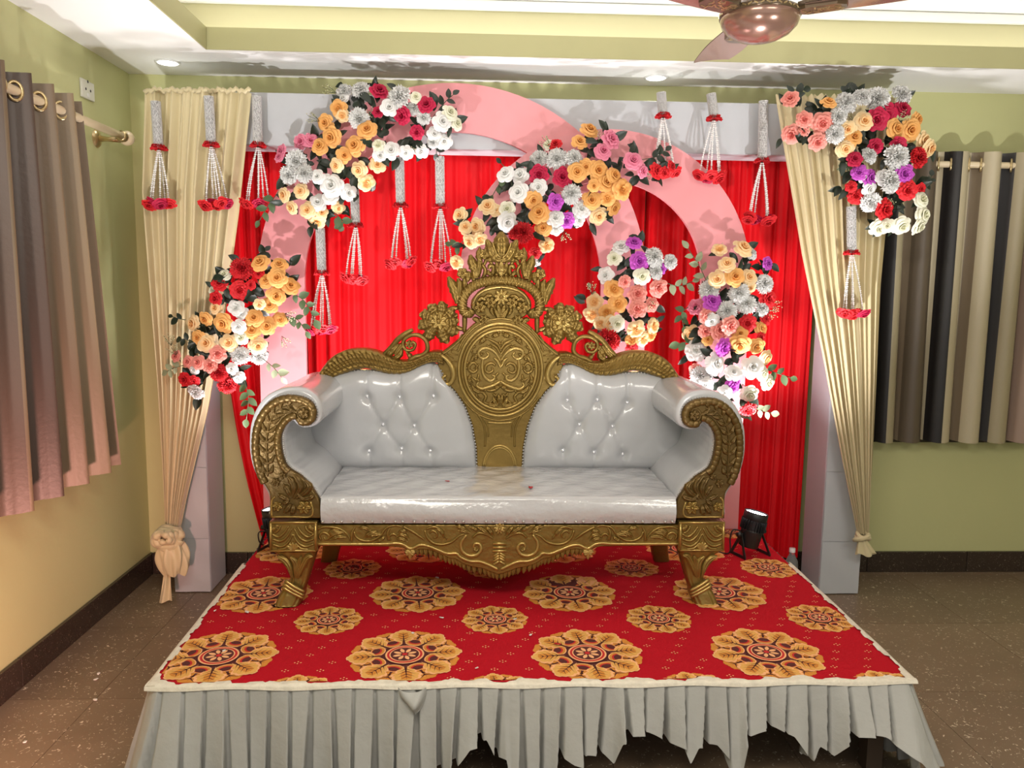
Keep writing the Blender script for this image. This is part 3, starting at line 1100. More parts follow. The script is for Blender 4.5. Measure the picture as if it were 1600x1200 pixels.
mb = MB()
grid(mb, lambda u, v: hem(u, v, (SX0 - 0.006, SY0 - 0.004), (SX1 + 0.006, SY0 - 0.004), (0, -1), 0.006), 240, 6)
grid(mb, lambda u, v: hem(u, v, (SX0, SY0 - 0.01), (SXB0, SY1 - 0.45), (-1, 0), 0.005), 140, 6)
grid(mb, lambda u, v: hem(u, v, (SX1, SY0 - 0.01), (SXB1, SY1 - 0.45), (1, 0), 0.005), 140, 6)
obj('hem_cloth', mb, M_tape, stage, 'frayed cream hem cloth')
# a bunched tuck of skirt cloth near the middle
q = U(643, 1092, Y=SY0 - 0.03)


def tuck(u, v):
    w = 0.034 * (1 - v ** 2.2) + 0.006
    x = q.x + (u * 2 - 1) * w + 0.012 * v
    bul = 0.034 * math.sin(PI * u) * (0.35 + 0.65 * math.sin(PI * min(1, v * 1.1)))
    return (x, SY0 - 0.016 - bul - 0.004 * math.sin(9 * u + 5 * v), q.z + 0.028 - 0.075 * v + 0.02 * math.sin(PI * u) * (1 - v) * -0.6)


mb = MB(); grid(mb, tuck, 24, 16)
obj('cloth_tuck', mb, M_skirt, stage)

# =================================================================== CARPET
CZ = SH


def cz(x, y):
    z = CZ + 0.0035
    r = U(900, 906, Z=CZ).y + 0.05 * (x - 0.2)
    k = 1 / (1 + math.exp(-(x - 0.15) / 0.06)) / (1 + math.exp((x - 0.78) / 0.05))
    z += 0.006 * k * math.exp(-((y - r) / 0.040) ** 2)
    r2 = U(560, 885, Z=CZ).y - 0.07 * (x + 0.35)
    k2 = 1 / (1 + math.exp(-(x + 0.62) / 0.03)) / (1 + math.exp((x - 0.02) / 0.06))
    z += 0.006 * k2 * math.exp(-((y - r2) / 0.035) ** 2)
    return z


mb = MB()
nu, nv = 150, 150
grid(mb, lambda u, v: (lambda y: (lambda x: (x, y, cz(x, y)))(sx(u, y)))(SY0 + 0.004 + (SY1 - SY0 - 0.006) * v), nu, nv)
carpet = tag(obj('carpet', mb, M_carpet), 'red carpet with orange leaf medallions covering the stage', 'carpet')
C_or, C_ye, C_mar, C_red, C_pk = [mat('carpet ' + n, c, 0.85, bump=0.25, bscale=260, var=0.12, vscale=20) for n, c in (
    ('orange', (0.60, 0.23, 0.028)), ('yellow', (0.70, 0.365, 0.085)), ('maroon', (0.085, 0.012, 0.010)), ('scarlet', (0.50, 0.015, 0.015)), ('pink', (0.82, 0.42, 0.19)))]


def medallion(cx, cy, R, rot):
    m = MB()

    def poly(P, lay, mi):
        pts = [(cx + R * x, cy + R * y) for x, y in P]
        # clip by leaving out what falls beyond the carpet
        q = []
        for x, y in pts:
            y = min(max(y, SY0 + 0.014), SY1 - 0.004)
            x = min(max(x, sx(0, y) + 0.012), sx(1, y) - 0.012)
            q.append((x, y))
        if abs(area2(q)) < 1e-7:
            return
        m.add([(x, y, cz(x, y) + 0.0005 + 0.00022 * lay) for x, y in q], [tuple(range(len(q)))], mi, False)

    def polar(fn, n):
        return [(fn(a) * math.cos(a), fn(a) * math.sin(a)) for a in np.linspace(0, 2 * PI, n, endpoint=False)]
    NL = 8
    for k in range(24):   # dark ground as wedges so it follows the carpet
        a0, a1 = 2 * PI * k / 24, 2 * PI * (k + 1) / 24
        poly([(0.20 * math.cos(a0), 0.20 * math.sin(a0))] + [(0.72 * math.cos(a), 0.72 * math.sin(a)) for a in np.linspace(a0, a1, 4)] + [(0.20 * math.cos(a1), 0.20 * math.sin(a1))], 0, 2)

    def tr(P, an, flip=1):
        ca, sa = math.cos(an), math.sin(an)
        return [(x * ca - flip * y * sa, x * sa + flip * y * ca) for x, y in P]

    def sym(out, tip_):
        return out + [(tip_, 0.0)] + [(x, -y) for x, y in out[::-1]]
    back = [(0.60, 0.06), (0.66, 0.16), (0.71, 0.14), (0.77, 0.24), (0.83, 0.21), (0.87, 0.22), (0.91, 0.15), (0.945, 0.13), (0.955, 0.06), (0.94, 0.03)]
    front = [(0.40, 0.028), (0.50, 0.055), (0.54, 0.14), (0.60, 0.19), (0.635, 0.165), (0.68, 0.25), (0.735, 0.275), (0.76, 0.235), (0.82, 0.245), (0.865, 0.215), (0.88, 0.165), (0.93, 0.135), (0.955, 0.075), (0.99, 0.055)]
    for k in range(NL):
        an = rot + 2 * PI * (k + 0.5) / NL
        poly(tr(sym(back, 0.95), an), 1, 0)
        poly(tr([(0.58, -0.030), (0.80, -0.004), (0.90, 0.0), (0.80, 0.004), (0.58, 0.030)], an), 2, 2)
        for s0, sg_ in ((0.68, 1), (0.76, 1), (0.68, -1), (0.76, -1)):
            poly(tr([(s0, sg_ * -0.004), (s0 + 0.05, sg_ * 0.004), (s0 + 0.12, sg_ * 0.12)], an), 2, 2)
    for k in range(NL):   # looped stalks between neighbouring leaves, each round a scarlet eye
        an = rot + 2 * PI * (k + 0.5) / NL
        def egg(cx_, rr, tt, n=18):
            return [(cx_ + rr * math.cos(t) * (1.0 if math.cos(t) < 0 else 1.15), tt * math.sin(t)) for t in np.linspace(0, 2 * PI, n, endpoint=False)]
        for P, l, mi in ((egg(0.485, 0.118, 0.172), 3, 4), (egg(0.490, 0.104, 0.156), 4, 0), (egg(0.507, 0.078, 0.118), 5, 3), (egg(0.522, 0.060, 0.096), 6, 2)):
            poly(tr(P, an), l, mi)
    for k in range(NL):
        an = rot + 2 * PI * k / NL
        poly(tr(sym(front, 1.0), an), 7 + (k % 2), 4)
        poly(tr(sym([(0.42 + (x - 0.42) * 0.965 + 0.004, y * 0.80) for x, y in front], 0.975), an), 9, 1)
        poly(tr(sym([(x, y * 0.36) for x, y in front[3:10]], 0.88), an), 10, 0)
        poly(tr([(0.38, -0.034), (0.56, -0.014), (0.90, 0.0), (0.56, 0.014), (0.38, 0.034)], an), 11, 2)
        for s0, dx, dy_, sg_ in [(a, b, c, g) for g in (1, -1) for a, b, c in ((0.52, 0.10, 0.12), (0.60, 0.12, 0.17), (0.70, 0.10, 0.15), (0.78, 0.09, 0.10))]:
            poly(tr([(s0 - 0.012, 0.0), (s0 + 0.014, 0.0), (s0 + dx, sg_ * dy_)], an), 11, 2)
    for r_, l, mi in ((0.352, 12, 2), (0.335, 13, 4), (0.305, 14, 3), (0.265, 15, 4), (0.245, 16, 2)):
        poly(polar(lambda a: r_, 32), l, mi)
    for k in range(8):
        an = 2 * PI * (k + 0.5) / 8
        P = [(0.06 + 0.155 * t, 0.036 * math.sin(PI * t) ** 0.6) for t in np.linspace(0, 1, 7)]
        P = P + [(x, -y) for x, y in P[-2:0:-1]]
        poly(tr(P, an), 17, 4)
    poly(polar(lambda a: 0.05, 10), 17, 3)
    return m


A1, A2, A3 = U(632, 1028, Z=CZ), U(917, 1022, Z=CZ), U(770, 970, Z=CZ)
A4 = U(886, 928, Z=CZ)
pitch = A2.x - A1.x
y1, ysm, y2 = A1.y + 0.01, A3.y, A4.y
dy = y2 - y1
cents = []
for j in range(0, 4):
    for i in range(-2, 4):
        cents.append((A1.x + pitch * i, y1 + dy * j, 0.180))
        cents.append((A1.x + pitch * (i + 0.5), ysm + dy * (j - 1), 0.117))
PICK = []
for x, y, r in cents:
    if not (SY0 - r * 0.75 < y < SY1 + r * 0.6) or not (sx(0, SY0) - r * 0.6 < x < sx(1, SY0) + r * 0.6):
        continue
    PICK.append((x, y, r))
    o = obj('medallion', medallion(x, y, r, 0.13), [C_or, C_ye, C_mar, C_red, C_pk], carpet)
mb = MB()
for i in range(46):
    for j in range(30):
        x = SX0 + 0.03 + i * 0.052 + (0.026 if j % 2 else 0)
        y = SY0 + 0.03 + j * 0.050
        if not (sx(0, y) + 0.02 < x < sx(1, y) - 0.02) or y > SY1 - 0.02:
            continue
        if any((x - a) ** 2 + (y - b) ** 2 < (r * 1.08) ** 2 for a, b, r in cents) or (i + j // 2) % 2:
            continue
        for dx, dy_ in ((0, 0.006), (0, -0.006), (0.009, 0.0), (-0.009, 0)):
            mb.add([(x + dx + a, y + dy_ + b, cz(x, y) + 0.0009) for a, b in ((-0.003, 0), (0, -0.003), (0.003, 0), (0, 0.003))], [(0, 1, 2, 3)], 0, False)
obj('sprig_motif', mb, C_pk, carpet, kind='stuff')

# =================================================================== SOFA
YF, YK = 2.72, 3.20            # plane of the carved front, plane of the back
XCF, XCB = 0.071, 0.080        # centre lines of front and back as they stand
SZ = U(777, 776, Y=YF).z       # seat height
sofa = thing('wedding_sofa', 'carved gold wedding sofa with white button tufted glossy upholstery, standing on the red carpet', 'sofa', (XCF, 2.98, SH + 0.004))


def FP(px, py, y=YF):
    p = U(px, py, Y=y)
    return (p.x, p.z)


def A8(zx, zy):
    return FP(385 + 0.3002 * zx, 600 + 0.3 * zy)


def C5(zx, zy):
    return FP(640 + 0.1875 * zx, 350 + 0.1875 * zy, YK)


def M6(zx, zy):
    return FP(670 + 0.2166 * zx, 480 + 0.2166 * zy, YK)


def B7(zx, zy):
    return FP(490 + 0.2 * zx, 790 + 0.2 * zy)


def mirr(P, xc):
    return [(2 * xc - p[0], p[1]) for p in P]


arm_out = [A8(*p) for p in [(122, 700), (122, 580), (108, 545), (85, 510), (62, 465), (45, 410), (35, 350), (35, 290), (40, 235), (55, 185), (80, 140), (115, 100), (160, 72), (210, 60), (260, 62), (310, 75), (345, 100), (362, 135), (362, 165), (350, 195), (325, 212), (295, 215), (268, 205), (250, 182)]]
arm_in = [A8(*p) for p in [(238, 178), (212, 196), (190, 230), (180, 275), (182, 330), (192, 380), (210, 425), (240, 450), (280, 475), (320, 515), (355, 560), (378, 600), (388, 640), (390, 700)]]
wh_out = [A8(*p) for p in [(106, 690), (110, 600), (85, 545), (60, 510), (32, 460), (14, 400), (6, 340), (6, 280), (12, 220), (30, 160), (60, 105), (100, 62), (160, 32), (230, 20), (300, 28), (352, 58), (384, 108), (390, 160), (374, 204), (338, 228), (295, 234), (262, 224), (243, 204)]]
wh_in = [A8(*p) for p in [(232, 196), (214, 212), (198, 244), (188, 280), (190, 330), (200, 376), (217, 418), (247, 443), (286, 468), (326, 508), (360, 552), (382, 594), (394, 640), (396, 690)]]

nail_pts = []
for sg in (0, 1):
    mm = (lambda P: P) if sg == 0 else (lambda P: mirr(P, XCF))
    side = 'arm'
    # --- upholstery of the arm: rolled section carried from front to back
    sec = np.vstack([resample(crom(wh_out, 120), 80), resample(crom(wh_in, 90), 50)])
    sec = mm([tuple(p) for p in sec])
    if area2(sec) < 0:
        sec = sec[::-1]
    mb = MB()
    n = len(sec)
    ins1 = inset(sec, 0.004)
    ins2 = inset(sec, 0.014)
    ys_ = [YF + 0.012, YF + 0.016, YF + 0.030] + list(np.linspace(YF + 0.06, YK + 0.07, 9))
    vs = []
    for k, y in enumerate(ys_):
        R = ins2 if k == 0 else ins1 if k == 1 else sec
        for i, (x, z) in enumerate(R):
            w = 0.0
            if 2 < k < 7:
                w = 0.0022 * math.sin(i * 1.9 + 0.8 * k) * math.exp(-(k - 2) * 0.4)
            vs.append((x + w, y, z + w))
    fs = []
    for k in range(len(ys_) - 1):
        for i in range(n):
            j = (i + 1) % n
            fs.append((k * n + j, k * n + i, (k + 1) * n + i, (k + 1) * n + j))
    mb.add(vs, fs)
    mb.add([(x, ys_[0], z) for x, z in ins2], [tuple(range(n))], 0, False)
    mb.add([(x, ys_[-1], z) for x, z in sec], [tuple(range(n))[::-1]], 0, False)
    obj('arm_upholstery', mb, M_leather, sofa, 'white glossy rolled arm upholstery')
    # --- carved gold arm front
    outl = [tuple(p) for p in resample(crom(arm_out, 140), 90)] + [tuple(p) for p in resample(crom(arm_in, 100), 60)]
    outl = mm(outl)
    mb = MB(); prism(mb, outl, YF - 0.004, YF + 0.05, 0.006)
    af = obj('arm_front', mb, M_goldd, sofa, 'carved gold arm front ending in a scroll')
    # rope borders
    ob = [A8(*p) for p in [(98, 515), (76, 468), (60, 410), (50, 350), (50, 290), (56, 238), (70, 192), (94, 150), (126, 114), (166, 88), (210, 76), (258, 78), (303, 90), (332, 112), (346, 140), (345, 168), (330, 190), (300, 198), (278, 190)]]
    mb = MB(); rope(mb, mm([tuple(p) for p in crom(ob, 120)]), 0.0150, YF - 0.004, 26)
    obj('rope_border', mb, M_goldd, af)
    ib = [A8(*p) for p in [(262, 162), (228, 172), (196, 200), (174, 238), (164, 280), (166, 330), (176, 385), (196, 432), (222, 456)]]
    mb = MB(); rope(mb, mm([tuple(p) for p in crom(ib, 80)]), 0.0138, YF - 0.004, 13)
    obj('rope_border', mb, M_goldd, af)
    # middle vein with paired leaves
    spine = crom([A8(*p) for p in [(112, 480), (112, 420), (108, 350), (108, 285), (118, 220), (142, 165), (180, 128), (228, 112), (262, 122)]], 60)
    mb = MB()
    stroke(mb, mm([tuple(p) for p in spine[::6]]), 0.004, YF - 0.006, 40)
    obj('spine_vein', mb, M_goldd, af)
    for i in range(2, 54, 6):
        p, q = spine[i], spine[min(59, i + 3)]
        t = (q - p) / (np.linalg.norm(q - p) + 1e-9)
        nn = np.array([-t[1], t[0]])
        for s in (-1, 1):
            e = p + t * 0.030 + nn * s * (0.026 if i > 6 else 0.018)
            mb = MB(); leaf(mb, mm([tuple(p), tuple(p + t * 0.010 + nn * s * 0.014), tuple(e)]), 0.0085, YF - 0.003, 0.010, 2, 0.08, n=7)
            obj('carved_leaf', mb, M_goldd, af)
    # scroll rosette
    rc = mm([A8(300, 150)])[0]
    mb = MB(); flower(mb, rc, 0.019, YF - 0.004, 6, 0.012)
    obj('rosette', mb, M_goldd, af)
    mb = MB(); rope(mb, [(rc[0] + 0.024 * math.cos(a), rc[1] + 0.024 * math.sin(a)) for a in np.linspace(0, 2 * PI, 25)], 0.004, YF - 0.004, 12, closed=False)
    obj('rosette_ring', mb, M_goldd, af)
    # flowers and leaves of the lower field
    for zx, zy, r in ((155, 510, 0.016), (192, 474, 0.013), (163, 635, 0.019), (302, 640, 0.026)):
        mb = MB(); flower(mb, mm([A8(zx, zy)])[0], r, YF - 0.004, 6, 0.011, rot=0.3 * zx)
        obj('carved_flower', mb, M_gold if r > 0.018 else M_goldd, af)
    for pts, w in (([(235, 590), (215, 545), (190, 520)], .012), ([(240, 585), (250, 540), (235, 500), (215, 480)], .014), ([(250, 590), (285, 535), (265, 490), (240, 470)], .014),
                   ([(265, 590), (310, 560), (330, 530), (305, 500)], .014), ([(275, 600), (330, 590), (358, 575)], .012), ([(225, 600), (190, 585), (165, 570)], .011),
                   ([(235, 620), (215, 650), (195, 672)], .012), ([(245, 625), (245, 655), (235, 682)], .012), ([(225, 605), (205, 615), (190, 625)], .010), ([(265, 560), (290, 590), (330, 602)], .008)):
        mb = MB(); leaf(mb, mm([A8(*p) for p in pts]), w, YF - 0.003, 0.012, 3, 0.08, n=8)
        obj('carved_leaf', mb, M_goldd, af)
    mb = MB(); stroke(mb, mm([A8(*p) for p in [(134, 688), (134, 610), (150, 585)]]), 0.004, YF - 0.004, 14, False)
    stroke(mb, mm([A8(*p) for p in [(134, 690), (250, 690), (330, 690), (348, 660), (335, 610)]]), 0.004, YF - 0.004, 20, False)
    obj('field_moulding', mb, M_goldhi, af)
    # --- square corner block with swags
    cb = [A8(124, 712), A8(372, 712), A8(370, 866), A8(126, 866)]
    cb = mm(cb)
    xs0, xs1 = min(p[0] for p in cb), max(p[0] for p in cb)
    z0, z1 = min(p[1] for p in cb), max(p[1] for p in cb)
    mb = MB(); box(mb, (xs0, YF - 0.012, z0), (xs1, YF + 0.085, z1), bev=0.003)
    blk_o = obj('corner_block', mb, M_gold, sofa)
    mb = MB()
    for a, b in (((130, 716), (366, 716)), ((130, 862), (366, 862)), ((132, 718), (132, 860)), ((364, 718), (364, 860))):
        P = mm([A8(*a), A8(*b)])
        tube(mb, [(p[0], YF - 0.013, p[1]) for p in P], 0.0045, 6)
    obj('block_moulding', mb, M_goldhi, blk_o)
    mb = MB()
    for sx_ in (1, -1):
        def G(a, b):
            return A8(247 + sx_ * (a - 247), b)
        for pts in ([(138, 775), (170, 790), (200, 770), (225, 735)], [(138, 800), (180, 812), (215, 790), (242, 745)], [(140, 828), (185, 840), (222, 818), (246, 775)],
                    [(165, 855), (205, 850), (235, 820)]):
            stroke(mb, mm([G(*p) for p in pts]), 0.0058, YF - 0.013, 16)
        for r in (26, 44):
            stroke(mb, mm([G(138 + r * math.cos(a) * 1.0, 728 + r * math.sin(a)) for a in np.linspace(0.1, 1.45, 6)]), 0.0048, YF - 0.013, 12)
        for a in (0.2, 0.6, 1.0, 1.35):
            stroke(mb, mm([G(138 + 14 * math.cos(a), 728 + 14 * math.sin(a)), G(138 + 40 * math.cos(a), 728 + 40 * math.sin(a))]), 0.004, YF - 0.013, 5)
    obj('carved_swag', mb, M_gold, blk_o)
    for a in (-0.9, -0.45, 0, 0.45, 0.9):
        mb = MB(); leaf(mb, mm([A8(247, 860), A8(247 + 40 * math.sin(a), 860 - 44 * math.cos(a))]), 0.007, YF - 0.011, 0.010, 1, 0, n=6)
        obj('carved_leaf', mb, M_goldhi, blk_o)
    # --- cabriole front leg
    Ls = [(130, 870), (150, 884), (176, 900), (196, 930), (210, 965), (222, 1000), (224, 1025), (200, 1050), (178, 1085), (160, 1120), (149, 1155), (144, 1181)]
    Rs = [(364, 870), (362, 886), (354, 905), (345, 935), (336, 965), (326, 1000), (314, 1040), (302, 1078), (300, 1105), (288, 1130), (276, 1158), (266, 1181)]
    L2, R2 = resample(crom([A8(*p) for p in Ls], 60), 34), resample(crom([A8(*p) for p in Rs], 60), 34)
    zfoot = SH + 0.0045

    def legf(u, v):
        k = v * 33
        i = min(32, int(k)); f = k - i
        a = L2[i] * (1 - f) + L2[i + 1] * f
        b = R2[i] * (1 - f) + R2[i + 1] * f
        if sg:
            a, b = (2 * XCF - b[0], b[1]), (2 * XCF - a[0], a[1])
        # u: 0..1 all around, front half fluted
        th = 2 * PI * u
        cx_ = 0.5 - 0.5 * math.cos(th) * (abs(math.cos(th)) ** -0.35 if abs(math.cos(th)) > 1e-3 else 1)
        cx_ = min(1, max(0, cx_))
        x = a[0] + (b[0] - a[0]) * cx_
        z = a[1] + (b[1] - a[1]) * cx_
        dep = 0.045 - 0.010 * math.sin(PI * v)
        s = math.sin(th)
        yy = YF + 0.033 - dep * math.copysign(abs(s) ** 0.5, s) - (0.018 * v ** 2)
        if s > 0:
            yy -= 0.0045 * abs(math.sin(cx_ * 5 * PI)) * (1 if v < 0.62 or v > 0.72 else 0.2)
        return (x, yy, max(z, zfoot))
    mb = MB(); grid(mb, legf, 60, 40)
    mb.add([legf(i / 60, 0.0) for i in range(60)], [tuple(range(60))], 0, False)
    mb.add([legf(i / 60, 1.0) for i in range(60)], [tuple(range(60))[::-1]], 0, False)
    lg = obj('front_leg', mb, M_gold, sofa, 'carved gold cabriole front leg')
    for (a, b) in (((214, 1012), (308, 1068)), ((206, 1028), (304, 1086)), ((200, 1044), (300, 1100))):
        P = mm([A8(a[0] + (b[0] - a[0]) * t, a[1] + (b[1] - a[1]) * t) for t in np.linspace(-0.02, 1.02, 9)])
        mb = MB(); tube(mb, [(p[0], YF - 0.024 - 0.006 * math.sin(PI * i / 8), p[1]) for i, p in enumerate(P)], 0.0062, 7)
        obj('ankle_band', mb, M_goldhi, lg)
    for pts, w in (([(245, 1000), (225, 940), (195, 905), (165, 890)], .012), ([(262, 1000), (260, 930), (235, 890)], .012), ([(275, 1000), (300, 935), (325, 895), (352, 888)], .012), ([(268, 1000), (280, 930), (290, 888)], .011)):
        mb = MB(); leaf(mb, mm([A8(*p) for p in pts]), w, YF - 0.014, 0.010, 1, 0.0, n=10)
        obj('carved_leaf', mb, M_gold, lg)
    # --- back leg
    mb = MB()
    xb = -0.60 if sg == 0 else 2 * XCF + 0.60
    sgn = -1 if sg == 0 else 1

    def bl(u, v):
        th = 2 * PI * u
        w = 0.045 - 0.012 * v
        return (xb + sgn * 0.03 * v ** 2 + w * math.copysign(abs(math.cos(th)) ** 0.5, math.cos(th)), 3.16 + 0.02 * v + w * 0.9 * math.copysign(abs(math.sin(th)) ** 0.5, math.sin(th)), 0.60 - (0.60 - zfoot) * v)
    grid(mb, bl, 24, 10)
    mb.add([bl(i / 24, 1.0) for i in range(24)], [tuple(range(24))[::-1]], 0, False)
    obj('back_leg', mb, M_gold, sofa)
    # studs along the arm
    wi = mm([tuple(p) for p in resample(crom(arm_in, 200), 58)])
    nail_pts += [(p[0], YF + 0.004, p[1], 0.0035) for p in [(a[0] + (0.007 if sg == 0 else -0.007), a[1] + 0.002) for a in wi[4:]]]
    wo = mm([tuple(p) for p in resample(crom(arm_out[9:], 200), 44)])
    cxo = rc
    for a in wo[:-3]:
        d = Vector((a[0] - cxo[0], a[1] - cxo[1])).normalized() * 0.004
        nail_pts.append((a[0] + d.x, YF + 0.006, a[1] + d.y, 0.003))

# --- front rail (apron) with its dropped centre
ap_b = [B7(*p) for p in [(0, 318), (200, 318), (565, 322), (640, 322), (700, 332), (735, 352), (762, 366), (800, 350), (850, 342), (920, 352), (1000, 388), (1060, 412), (1110, 420), (1160, 455), (1230, 480), (1310, 492), (1370, 515), (1440, 540)]]
ap_t = [B7(1440, 140), B7(0, 150)]
half = [tuple(p) for p in resample(ap_b, 70)]
outl = half + mirr(half, XCF)[::-1][1:] + [(2 * XCF - ap_t[1][0], ap_t[1][1]), ap_t[1]]
mb = MB(); prism(mb, outl, YF, YF + 0.05, 0.004)
rail = obj('front_rail', mb, M_gold, sofa, 'carved gold front rail with a dropped centre')
box_b = MB(); box(box_b, (-0.66, YF + 0.052, 0.56), (2 * XCF + 0.66, YK + 0.02, 0.655))
obj('seat_frame', box_b, M_wood, sofa)
for sx_ in (0, 1):
    mm = (lambda P: P) if sx_ == 0 else (lambda P: mirr(P, XCF))
    mb = MB(); P = crom([B7(*p) for p in [(18, 298), (300, 299), (560, 298), (640, 292), (700, 302), (758, 334), (830, 306), (900, 316), (980, 348), (1050, 374), (1115, 372), (1150, 402), (1220, 432), (1300, 436), (1370, 462), (1440, 496)]], 90)
    tube(mb, [(p[0], YF - 0.002, p[1]) for p in mm([tuple(q) for q in P])], 0.0062, 7)
    obj('bead_moulding', mb, M_goldhi, rail)
    mb = MB()
    for pts in ([(30, 185), (80, 165), (150, 168), (210, 182), (262, 222), (292, 275)], [(300, 280), (300, 215), (325, 165)], [(316, 200), (335, 245), (385, 272), (450, 272), (520, 235), (570, 172), (640, 155), (700, 165)],
                [(585, 270), (580, 210), (600, 170)], [(700, 162), (780, 205), (830, 240), (868, 268)], [(868, 190), (890, 250), (940, 292), (1010, 302), (1080, 282), (1140, 235), (1210, 212)],
                [(880, 180), (940, 165), (995, 190), (1040, 262)], [(1240, 250), (1285, 215), (1345, 222), (1405, 258)]):
        stroke(mb, mm([B7(*p) for p in pts]), 0.0058, YF - 0.001, 26)
    obj('carved_vine', mb, M_gold, rail)
    mb = MB()
    stroke(mb, mm([B7(*p) for p in [(1195, 225), (1155, 285), (1160, 350), (1210, 388), (1270, 384), (1308, 345), (1298, 302), (1262, 296), (1250, 322), (1268, 336)]]), 0.0075, YF - 0.001, 40)
    obj('carved_scroll', mb, M_goldhi, rail)
    mb = MB(); stroke(mb, mm([B7(*p) for p in [(60, 270), (45, 235), (75, 210), (115, 225), (118, 255), (92, 262), (82, 245)]]), 0.0055, YF - 0.001, 24)
    obj('carved_scroll', mb, M_gold, rail); mb = MB()
    stroke(mb, mm([B7(*p) for p in [(600, 272), (592, 240), (620, 220), (648, 236), (640, 260)]]), 0.005, YF - 0.001, 20)
    obj('carved_scroll', mb, M_gold, rail); mb = MB()
    stroke(mb, mm([B7(*p) for p in [(905, 215), (930, 195), (962, 215), (960, 245), (935, 250)]]), 0.005, YF - 0.001, 20)
    obj('carved_scroll', mb, M_gold, rail)
    for pts, w in (([(120, 250), (165, 215), (240, 205)], .011), ([(130, 265), (190, 240), (260, 245)], .010), ([(110, 230), (150, 195), (205, 190)], .009), ([(350, 180), (400, 170), (450, 195)], .009),
                   ([(420, 240), (470, 225), (540, 220)], .010), ([(400, 250), (440, 215), (500, 195)], .010), ([(480, 280), (530, 262), (560, 230)], .008), ([(650, 240), (700, 225), (750, 262)], .010),
                   ([(640, 262), (690, 255), (740, 282)], .009), ([(660, 215), (700, 195), (740, 215)], .009), ([(960, 175), (1000, 200), (1020, 250)], .008), ([(1110, 160), (1150, 165), (1215, 205)], .010),
                   ([(1130, 190), (1170, 195), (1230, 212)], .009), ([(1280, 165), (1320, 185), (1380, 235)], .010), ([(1350, 160), (1375, 190), (1410, 240)], .009), ([(1215, 160), (1255, 175), (1290, 205)], .008),
                   ([(1250, 330), (1270, 345), (1285, 335)], .008)):
        mb = MB(); leaf(mb, mm([B7(*p) for p in pts]), w, YF + 0.001, 0.011, 3, 0.12, n=8)
        obj('carved_leaf', mb, M_gold, rail)
    # fringe of small leaves below the moulding
    fr = crom([B7(*p) for p in [(800, 340), (860, 345), (930, 356), (1000, 388), (1060, 412), (1110, 420), (1160, 450), (1230, 478), (1310, 492), (1370, 512), (1425, 532)]], 19)
    for i, p in enumerate(fr):
        q = (p[0] + 0.006, p[1] - 0.026)
        mb = MB(); leaf(mb, mm([(p[0], p[1] + 0.012), (p[0] + 0.002, p[1] - 0.005), q]), 0.0105, YF + 0.012, 0.012, 1, 0.0, thick=0.014, n=6)
        obj('fringe_leaf', mb, M_gold, rail)
    for dx, dz in ((-0.014, -0.006), (0.0, -0.022), (0.014, -0.006), (-0.020, 0.006), (0.020, 0.006)):
        c = mm([B7(755, 372)])[0]
        mb = MB(); leaf(mb, [(c[0], c[1] + 0.010), (c[0] + dx, c[1] + dz)], 0.009, YF - 0.002, 0.012, 1, 0.0, thick=0.016, n=6)
        obj('carved_leaf', mb, M_goldhi, rail)
c0 = (XCF, B7(1465, 175)[1])
mb = MB(); flower(mb, c0, 0.022, YF - 0.001, 9, 0.012)
obj('carved_flower', mb, M_goldhi, rail)
mb = MB()
for zy, w in ((295, 0.024), (325, 0.023), (352, 0.025)):
    z = B7(1440, zy)[1]
    tube(mb, [(XCF - w, YF - 0.002, z), (XCF + w, YF - 0.002, z)], 0.0062, 7)
obj('vase_band', mb, M_goldhi, rail)
mb = MB()
for zy in (375, 395, 415, 440):
    z = B7(1440, zy)[1]
    for s in (-1, 1):
        stroke(mb, [(XCF, z + 0.004), (XCF + s * 0.022, z - 0.010)], 0.0055, YF - 0.001, 6)
obj('carved_chevron', mb, M_goldhi, rail)

# --- seat
x0s, x1s = FP(502, 790)[0], 2 * XCF - FP(502, 790)[0]
zb_ = FP(777, 817)[1]


def seatf(u, v):
    # v 0..0.3 front face upwards, then the top going back
    x = x0s + (x1s - x0s) * u
    if v < 0.28:
        q = v / 0.28
        bul = 0.012 * math.sin(PI * q)
        return (x, YF - 0.006 - bul + 0.002 * math.sin(9 * u + 4 * q), zb_ + (SZ - 0.012 - zb_) * q)
    if v < 0.36:
        q = (v - 0.28) / 0.08
        return (x, YF - 0.006 + 0.02 * (1 - math.cos(q * PI / 2)), SZ - 0.012 + 0.012 * math.sin(q * PI / 2))
    q = (v - 0.36) / 0.64
    y = YF + 0.014 + (YK + 0.02 - YF - 0.014) * q
    z = SZ + 0.010 * math.sin(PI * q) * math.sin(PI * u) ** 0.5
    z += 0.0016 * math.sin(31 * u + 9 * q) * math.sin(8 * q + 3 * u) + 0.0012 * math.sin(60 * u - 20 * q)
    return (x, y, z)


mb = MB(); grid(mb, seatf, 90, 60)
for u in (0.0, 1.0):
    side = [seatf(u, v / 60) for v in range(61)]
    mb.add(side + [(side[-1][0], side[-1][1], zb_)], [tuple(range(62))], 0, False)
obj('seat', mb, M_plastic, sofa, 'white glossy seat under clear film')
for i in range(36):
    nail_pts.append((x0s + 0.008 + (x1s - x0s - 0.016) * (i + 0.3 * math.sin(i * 2.1) * 0.5) / 35.0, YF - 0.0195, zb_ + 0.010, 0.0058))

